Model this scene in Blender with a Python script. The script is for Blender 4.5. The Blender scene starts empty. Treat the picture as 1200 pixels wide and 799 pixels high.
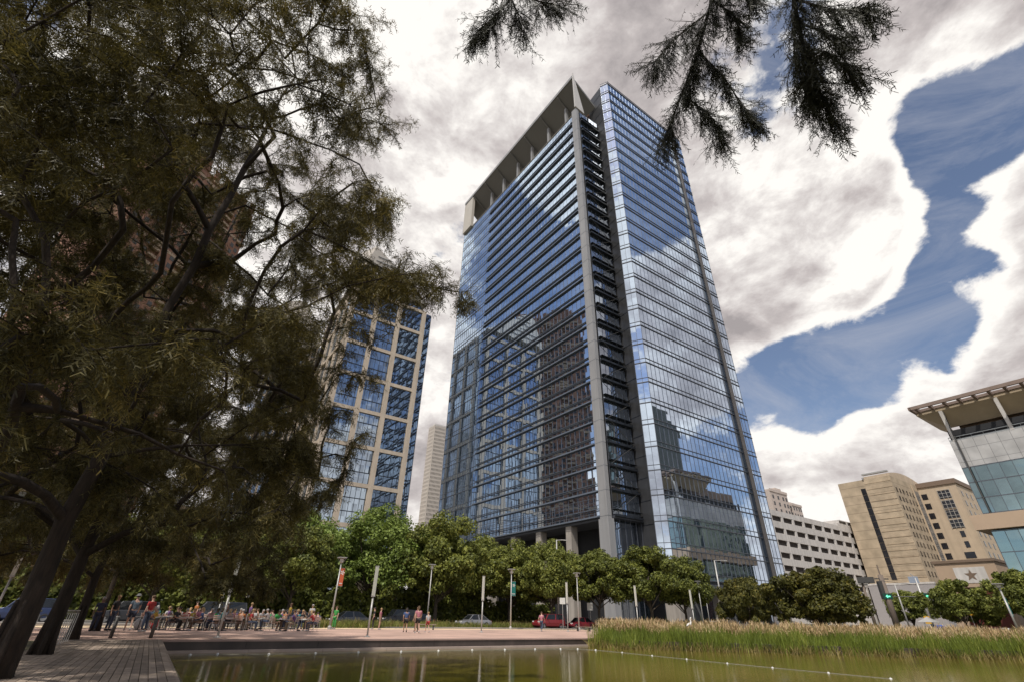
import bpy, bmesh, math, random
import numpy as np
from mathutils import Vector, Matrix, Quaternion, noise as mnoise
random.seed(11); RNG = np.random.default_rng(5)
C = bpy.context.scene.collection
R = math.radians
PI = math.pi

# ------------------------------------------------------------------ tagging
def tag(o, label=None, cat=None, group=None, kind=None):
    if label: o['label'] = label
    if cat: o['category'] = cat
    if group: o['group'] = group
    if kind: o['kind'] = kind
    return o
def thing(name, label, cat, loc=(0,0,0), rz=0, group=None, scale=1.0):
    o = bpy.data.objects.new(name, None); C.objects.link(o)
    o.location = loc; o.rotation_euler = (0,0,rz); o.scale = (scale,)*3
    o.empty_display_size = .3
    return tag(o, label, cat, group)
def copy_tree(o, parent=None):
    c = o.copy(); C.objects.link(c); c.parent = parent
    for ch in o.children: copy_tree(ch, c)
    return c
def place(proto, first, loc, rz, label, scale=None):
    o = proto if first else copy_tree(proto)
    o.location = loc; o.rotation_euler = (0,0,rz); o['label'] = label
    if scale: o.scale = scale if isinstance(scale, tuple) else (scale,)*3
    return o

# ------------------------------------------------------------------ mesh builder
class MB:
    def __init__(s): s.v=[]; s.f=[]; s.m=[]
    def add(s, vs, fs, mi=0):
        n=len(s.v); s.v.extend([tuple(v) for v in vs]); s.f.extend([tuple(i+n for i in f) for f in fs]); s.m.extend([mi]*len(fs)); return s
    def box(s, x0,x1,y0,y1,z0,z1, mi=0):
        return s.add([(x0,y0,z0),(x1,y0,z0),(x1,y1,z0),(x0,y1,z0),(x0,y0,z1),(x1,y0,z1),(x1,y1,z1),(x0,y1,z1)],
              [(0,3,2,1),(4,5,6,7),(0,1,5,4),(1,2,6,5),(2,3,7,6),(3,0,4,7)], mi)
    def obox(s, c, ax, ay, az_, mi=0):   # centre and three half-axis vectors
        c=Vector(c); ax=Vector(ax); ay=Vector(ay); az_=Vector(az_); vs=[]
        for k in (-1,1):
            for (i,j) in ((-1,-1),(1,-1),(1,1),(-1,1)): vs.append(c+ax*i+ay*j+az_*k)
        return s.add(vs,[(0,3,2,1),(4,5,6,7),(0,1,5,4),(1,2,6,5),(2,3,7,6),(3,0,4,7)],mi)
    def tube(s, pts, rad, n=8, mi=0, cap=True):
        pts=[Vector(p) for p in pts]; 
        if not hasattr(rad,'__len__'): rad=[rad]*len(pts)
        vs=[]; up=None
        for i,p in enumerate(pts):
            d=(pts[min(i+1,len(pts)-1)]-pts[max(i-1,0)])
            if d.length<1e-9: d=Vector((0,0,1))
            d.normalize()
            if up is None: up = Vector((1,0,0)) if abs(d.x)<.8 else Vector((0,1,0))
            a=(up-d*up.dot(d)).normalized(); b=d.cross(a); up=a
            for k in range(n):
                t=2*PI*k/n; vs.append(p+(a*math.cos(t)+b*math.sin(t))*rad[i])
        fs=[]
        for i in range(len(pts)-1):
            for k in range(n): fs.append((i*n+k,i*n+(k+1)%n,(i+1)*n+(k+1)%n,(i+1)*n+k))
        if cap: fs.append(tuple(range(n-1,-1,-1))); fs.append(tuple((len(pts)-1)*n+k for k in range(n)))
        return s.add(vs,fs,mi)
    def lathe(s, prof, n=16, mi=0, c=(0,0,0), sx=1, sy=1):
        vs=[];fs=[]
        for r,z in prof:
            for k in range(n): t=2*PI*k/n; vs.append((c[0]+r*math.cos(t)*sx,c[1]+r*math.sin(t)*sy,c[2]+z))
        for i in range(len(prof)-1):
            for k in range(n): fs.append((i*n+k,i*n+(k+1)%n,(i+1)*n+(k+1)%n,(i+1)*n+k))
        return s.add(vs,fs,mi)
    def ball(s, c, rx, ry=None, rz=None, n=10, mi=0):
        ry=ry or rx; rz=rz or rx
        prof=[(max(1e-4,math.cos(t)),math.sin(t)) for t in [(-PI/2)+PI*i/(n//2+2) for i in range(n//2+3)]]
        vs=[];fs=[]
        for r,z in prof:
            for k in range(n): t=2*PI*k/n; vs.append((c[0]+r*math.cos(t)*rx,c[1]+r*math.sin(t)*ry,c[2]+z*rz))
        for i in range(len(prof)-1):
            for k in range(n): fs.append((i*n+k,i*n+(k+1)%n,(i+1)*n+(k+1)%n,(i+1)*n+k))
        return s.add(vs,fs,mi)
    def build(s, name, mats, parent=None, smooth=False, loc=None, bevel=0):
        me=bpy.data.meshes.new(name); me.from_pydata([tuple(v) for v in s.v],[],s.f)
        if not isinstance(mats,(list,tuple)): mats=[mats]
        for m in mats: me.materials.append(m)
        if len(mats)>1: me.polygons.foreach_set('material_index', s.m)
        if smooth: me.polygons.foreach_set('use_smooth',[True]*len(me.polygons))
        me.update()
        o=bpy.data.objects.new(name, me); C.objects.link(o); o.parent=parent
        if loc: o.location=loc
        if bevel:
            b=o.modifiers.new('b','BEVEL'); b.width=bevel; b.segments=2; b.limit_method='ANGLE'
        return o
def np_mesh(name, V, nper, mats, parent=None, midx=None, smooth=False):
    """V: (faces, nper, 3) array -> one mesh of separate polygons."""
    F=V.shape[0]; me=bpy.data.meshes.new(name)
    me.vertices.add(F*nper); me.vertices.foreach_set('co', np.ascontiguousarray(V,dtype=np.float32).ravel())
    me.loops.add(F*nper); me.loops.foreach_set('vertex_index', np.arange(F*nper,dtype=np.int32))
    me.polygons.add(F); me.polygons.foreach_set('loop_start', np.arange(0,F*nper,nper,dtype=np.int32))
    me.polygons.foreach_set('loop_total', np.full(F,nper,dtype=np.int32))
    if not isinstance(mats,(list,tuple)): mats=[mats]
    for m in mats: me.materials.append(m)
    if midx is not None: me.polygons.foreach_set('material_index', midx.astype(np.int32))
    if smooth: me.polygons.foreach_set('use_smooth',[True]*F)
    me.update(calc_edges=True)
    o=bpy.data.objects.new(name, me); C.objects.link(o); o.parent=parent
    return o

# ------------------------------------------------------------------ materials
def nt(m): m.use_nodes=True; return m.node_tree.nodes, m.node_tree.links
def mat(name, col, rough=.7, metal=0, var=.12, scale=3, col2=None, bump=0, bscale=20, spec=.5, island=0, stretch=None, streak=0):
    m=bpy.data.materials.new(name); N,L=nt(m); b=N['Principled BSDF']
    b.inputs['Roughness'].default_value=rough; b.inputs['Metallic'].default_value=metal
    b.inputs['Specular IOR Level'].default_value=spec
    tc=N.new('ShaderNodeTexCoord'); mp=N.new('ShaderNodeMapping'); L.new(tc.outputs['Object'],mp.inputs['Vector'])
    if stretch: mp.inputs['Scale'].default_value=stretch
    n=N.new('ShaderNodeTexNoise'); n.inputs['Scale'].default_value=scale; n.inputs['Detail'].default_value=6; n.inputs['Roughness'].default_value=.62
    L.new(mp.outputs[0],n.inputs['Vector'])
    r=N.new('ShaderNodeValToRGB'); L.new(n.outputs['Fac'],r.inputs['Fac'])
    c=Vector(col); c2=Vector(col2) if col2 else c
    r.color_ramp.elements[0].position=.3; r.color_ramp.elements[1].position=.7
    r.color_ramp.elements[0].color=(*(c*(1-var)),1); r.color_ramp.elements[1].color=(*[min(1,x*(1+var)) for x in c2],1)
    out=r.outputs['Color']
    if island:
        g=N.new('ShaderNodeNewGeometry'); mr=N.new('ShaderNodeMapRange'); mr.inputs[3].default_value=1-island; mr.inputs[4].default_value=1+island
        L.new(g.outputs['Random Per Island'],mr.inputs[0]); mx=N.new('ShaderNodeMix'); mx.data_type='RGBA'; mx.blend_type='MULTIPLY'; mx.inputs[0].default_value=1
        L.new(out,mx.inputs[6]); L.new(mr.outputs[0],mx.inputs[7]); out=mx.outputs[2]
    if streak:   # rain streaks down a wall
        mp2=N.new('ShaderNodeMapping'); mp2.inputs['Scale'].default_value=(1.2,1.2,.05); L.new(tc.outputs['Object'],mp2.inputs['Vector'])
        n3=N.new('ShaderNodeTexNoise'); n3.inputs['Scale'].default_value=1.1; n3.inputs['Detail'].default_value=5; L.new(mp2.outputs[0],n3.inputs['Vector'])
        mr=N.new('ShaderNodeMapRange'); mr.inputs[1].default_value=.3; mr.inputs[2].default_value=.7; mr.inputs[3].default_value=1-streak; mr.inputs[4].default_value=1+streak*.4
        L.new(n3.outputs['Fac'],mr.inputs[0]); mx=N.new('ShaderNodeMix'); mx.data_type='RGBA'; mx.blend_type='MULTIPLY'; mx.inputs[0].default_value=1
        L.new(out,mx.inputs[6]); L.new(mr.outputs[0],mx.inputs[7]); out=mx.outputs[2]
    L.new(out,b.inputs['Base Color'])
    if bump:
        n2=N.new('ShaderNodeTexNoise'); n2.inputs['Scale'].default_value=bscale; n2.inputs['Detail'].default_value=5; L.new(mp.outputs[0],n2.inputs['Vector'])
        bp=N.new('ShaderNodeBump'); bp.inputs['Strength'].default_value=bump; bp.inputs['Distance'].default_value=.02; L.new(n2.outputs['Fac'],bp.inputs['Height']); L.new(bp.outputs[0],b.inputs['Normal'])
    return m
def glass(name, tint, dark, refl=.8, rough=.015, var=.12):
    """coated facade glass: mirror coat over a dark room, each pane a little different"""
    m=bpy.data.materials.new(name); N,L=nt(m); b=N['Principled BSDF']; out=N['Material Output']
    b.inputs['Base Color'].default_value=(*dark,1); b.inputs['Roughness'].default_value=.4
    g=N.new('ShaderNodeNewGeometry'); mr=N.new('ShaderNodeMapRange'); mr.inputs[3].default_value=1-var; mr.inputs[4].default_value=1+var*.5
    L.new(g.outputs['Random Per Island'],mr.inputs[0])
    mx=N.new('ShaderNodeMix'); mx.data_type='RGBA'; mx.blend_type='MULTIPLY'; mx.inputs[0].default_value=1
    mx.inputs[6].default_value=(*tint,1); L.new(mr.outputs[0],mx.inputs[7])
    gl=N.new('ShaderNodeBsdfGlossy'); gl.inputs['Roughness'].default_value=rough; L.new(mx.outputs[2],gl.inputs['Color'])
    ms=N.new('ShaderNodeMixShader'); ms.inputs[0].default_value=refl
    L.new(b.outputs[0],ms.inputs[1]); L.new(gl.outputs[0],ms.inputs[2]); L.new(ms.outputs[0],out.inputs[0])
    return m
def brick_mat(name, c1, c2, mortar, scale=1.0, bw=.5, rh=.25, ms=.02, rough=.8, offset=.5, wall=False):
    m=bpy.data.materials.new(name); N,L=nt(m); b=N['Principled BSDF']; b.inputs['Roughness'].default_value=rough
    tc=N.new('ShaderNodeTexCoord'); t=N.new('ShaderNodeTexBrick'); t.offset=offset
    if wall:
        sx=N.new('ShaderNodeSeparateXYZ'); cb=N.new('ShaderNodeCombineXYZ'); ad=N.new('ShaderNodeMath'); L.new(tc.outputs['Object'],sx.inputs[0]); L.new(sx.outputs[0],ad.inputs[0]); L.new(sx.outputs[1],ad.inputs[1]); L.new(ad.outputs[0],cb.inputs[0]); L.new(sx.outputs[2],cb.inputs[1]); L.new(cb.outputs[0],t.inputs['Vector'])
    else: L.new(tc.outputs['Object'],t.inputs['Vector'])
    t.inputs['Scale'].default_value=scale
    t.inputs['Color1'].default_value=(*c1,1); t.inputs['Color2'].default_value=(*c2,1); t.inputs['Mortar'].default_value=(*mortar,1)
    t.inputs['Brick Width'].default_value=bw; t.inputs['Row Height'].default_value=rh; t.inputs['Mortar Size'].default_value=ms
    n=N.new('ShaderNodeTexNoise'); n.inputs['Scale'].default_value=.35; n.inputs['Detail'].default_value=7; L.new(tc.outputs['Object'],n.inputs['Vector'])
    mr=N.new('ShaderNodeMapRange'); mr.inputs[1].default_value=.3; mr.inputs[2].default_value=.7; mr.inputs[3].default_value=.72; mr.inputs[4].default_value=1.12; L.new(n.outputs['Fac'],mr.inputs[0])
    mx=N.new('ShaderNodeMix'); mx.data_type='RGBA'; mx.blend_type='MULTIPLY'; mx.inputs[0].default_value=1
    L.new(t.outputs['Color'],mx.inputs[6]); L.new(mr.outputs[0],mx.inputs[7]); L.new(mx.outputs[2],b.inputs['Base Color'])
    return m

M={}
M['pier']=mat('pale_metal_panel',(.31,.31,.315),.45,.1,.08,.15,streak=.12)
M['canopy_soffit']=mat('canopy_soffit',(.15,.15,.15),.6,0,.06,.1)
M['dark_frame']=mat('dark_mullion',(.03,.035,.045),.4,.5,.1)
M['frame']=mat('grey_mullion',(.13,.14,.165),.4,.5,.1)
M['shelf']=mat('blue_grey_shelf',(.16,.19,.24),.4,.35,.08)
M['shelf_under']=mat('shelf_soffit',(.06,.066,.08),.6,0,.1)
M['granite']=mat('dark_granite_panel',(.042,.043,.046),.35,0,.2,.6,streak=.2)
M['interior']=mat('dark_interior',(.016,.017,.02),.8,0,.2)
M['glassL']=glass('blue_mirror_glass',(.66,.80,.98),(.03,.05,.07),.86)
M['glassR']=glass('silver_mirror_glass',(.70,.82,.98),(.03,.05,.07),.88)
M['glassE']=glass('dim_mirror_glass',(.50,.56,.66),(.02,.03,.04),.62)
M['glassB']=glass('deep_blue_glass',(.46,.54,.64),(.012,.025,.05),.75,var=.25)
M['glassT']=glass('teal_glass',(.42,.58,.62),(.03,.07,.085),.62,var=.2)
M['concrete']=mat('concrete',(.33,.30,.265),.8,0,.12,.4,bump=.2,streak=.2)
M['stone']=mat('tan_stone',(.50,.415,.325),.75,0,.10,.3,streak=.12)
M['stone_roof']=mat('roof_metal',(.46,.42,.37),.5,.1,.06,.3,streak=.1)
M['white_wall']=mat('white_precast',(.62,.59,.56),.8,0,.08,.25,streak=.16)
M['beige']=brick_mat('beige_precast',(.50,.40,.28),(.47,.375,.265),(.27,.21,.15),1,60,2.9,.07,offset=0,wall=True)
M['beige_plain']=mat('beige_render',(.54,.43,.31),.8,0,.08,.3,streak=.12)
M['brown_dark']=mat('brown_trim',(.20,.14,.10),.7,0,.1)
M['window_dark']=mat('dark_window',(.022,.022,.026),.12,0,.3,.4)
M['void']=mat('parking_void',(.045,.034,.028),.9,0,.3,.3)
M['redbrick']=mat('red_brown_brick',(.20,.092,.06),.85,0,.25,.3,col2=(.27,.15,.10),streak=.1)
M['brick_pale']=mat('pale_brick_band',(.36,.27,.19),.85,0,.1,.3)
M['darkred']=mat('dark_red_wall',(.13,.025,.018),.7,0,.2)
M['panel_grey']=brick_mat('grey_panel',(.50,.49,.48),(.45,.445,.44),(.24,.24,.24),1,1.9,2.7,.045,.5,offset=0,wall=True)
M['tanband']=mat('tan_band',(.46,.34,.24),.8,0,.05,.3)
M['woodsoffit']=mat('brown_soffit',(.23,.16,.115),.7,0,.25,.2)
M['steel']=mat('galvanised_steel',(.42,.41,.39),.45,.3,.08,2)
M['steel_dark']=mat('dark_steel',(.07,.068,.065),.5,.3,.1,2)
M['lamp_panel']=mat('frosted_panel',(.52,.52,.46),.5,0,.06,2)
M['lamp_glass']=mat('lamp_lens',(.55,.53,.48),.3,0,.05)
M['wood_pole']=mat('weathered_wood_pole',(.17,.135,.11),.9,0,.25,1.5,bump=.4,stretch=(4,4,.4))
M['teal_banner']=mat('teal_banner',(.01,.16,.14),.8,0,.1)
M['orange_banner']=mat('orange_banner',(.55,.12,.05),.8,0,.1)
M['white_paint']=mat('white_paint',(.72,.71,.68),.6,0,.06)
M['sign_white']=mat('sign_white',(.55,.55,.52),.5,0,.05)
M['yellow']=mat('yellow_sign',(.62,.34,.03),.5,0,.05)
M['tyre']=mat('tyre_rubber',(.02,.02,.02),.9,0,.2)
M['rim']=mat('alloy_rim',(.38,.38,.38),.35,.7,.05)
M['car_glass']=mat('car_glass',(.012,.014,.016),.05,0,.1)
M['head_light']=mat('headlight_lens',(.7,.7,.68),.1,0,.02)
M['tail_light']=mat('taillight_lens',(.35,.01,.01),.2,0,.05)
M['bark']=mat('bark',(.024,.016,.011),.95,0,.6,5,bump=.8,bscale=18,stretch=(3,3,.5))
M['bark2']=mat('tree_bark',(.075,.06,.045),.95,0,.3,4,bump=.6,stretch=(3,3,.5))
M['cord']=mat('grey_cord',(.30,.29,.26),.8,0,.1)
M['buoy']=mat('white_float',(.62,.62,.60),.5,0,.05)

def leaf_mat(name, c1, c2, c3=None, rough=.55, trans=.25):
    m=bpy.data.materials.new(name); N,L=nt(m); b=N['Principled BSDF']; out=N['Material Output']
    g=N.new('ShaderNodeNewGeometry'); tc=N.new('ShaderNodeTexCoord')
    n=N.new('ShaderNodeTexNoise'); n.inputs['Scale'].default_value=.55; n.inputs['Detail'].default_value=4; L.new(tc.outputs['Object'],n.inputs['Vector'])
    ad=N.new('ShaderNodeMath'); ad.operation='MULTIPLY_ADD'; ad.inputs[1].default_value=.45; L.new(g.outputs['Random Per Island'],ad.inputs[0])
    s=N.new('ShaderNodeMath'); s.operation='MULTIPLY'; s.inputs[1].default_value=.9; L.new(n.outputs['Fac'],s.inputs[0]); L.new(s.outputs[0],ad.inputs[2])
    r=N.new('ShaderNodeValToRGB'); L.new(ad.outputs[0],r.inputs['Fac'])
    r.color_ramp.elements[0].position=.35; r.color_ramp.elements[0].color=(*c1,1)
    r.color_ramp.elements[1].position=.85; r.color_ramp.elements[1].color=(*c2,1)
    if c3: e=r.color_ramp.elements.new(.98); e.color=(*c3,1)
    L.new(r.outputs[0],b.inputs['Base Color']); b.inputs['Roughness'].default_value=rough; b.inputs['Specular IOR Level'].default_value=.3
    t=N.new('ShaderNodeBsdfTranslucent'); L.new(r.outputs[0],t.inputs['Color'])
    ms=N.new('ShaderNodeMixShader'); ms.inputs[0].default_value=trans; L.new(b.outputs[0],ms.inputs[1]); L.new(t.outputs[0],ms.inputs[2]); L.new(ms.outputs[0],out.inputs[0])
    return m
M['cypress']=leaf_mat('cypress_foliage',(.022,.021,.008),(.135,.113,.032),(.26,.20,.055),trans=.3)
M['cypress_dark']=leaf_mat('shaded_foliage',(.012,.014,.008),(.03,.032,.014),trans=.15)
M['leafG']=leaf_mat('bright_leaves',(.055,.085,.015),(.21,.28,.055),(.30,.37,.09))
M['leafM']=leaf_mat('mid_leaves',(.055,.072,.016),(.23,.25,.05),(.33,.34,.075))
M['leafD']=leaf_mat('dark_leaves',(.042,.055,.014),(.18,.20,.038),(.27,.28,.055))
M['leafO']=leaf_mat('olive_leaves',(.03,.034,.008),(.12,.115,.022),(.22,.18,.035))
M['reed']=leaf_mat('reed_green',(.065,.09,.015),(.20,.25,.035),(.34,.33,.08),trans=.2)
M['plume']=leaf_mat('reed_plume',(.38,.25,.12),(.62,.46,.26),(.72,.58,.38),trans=.2)
M['drygrass']=leaf_mat('dry_grass',(.13,.10,.03),(.28,.22,.08),trans=.1)

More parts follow.
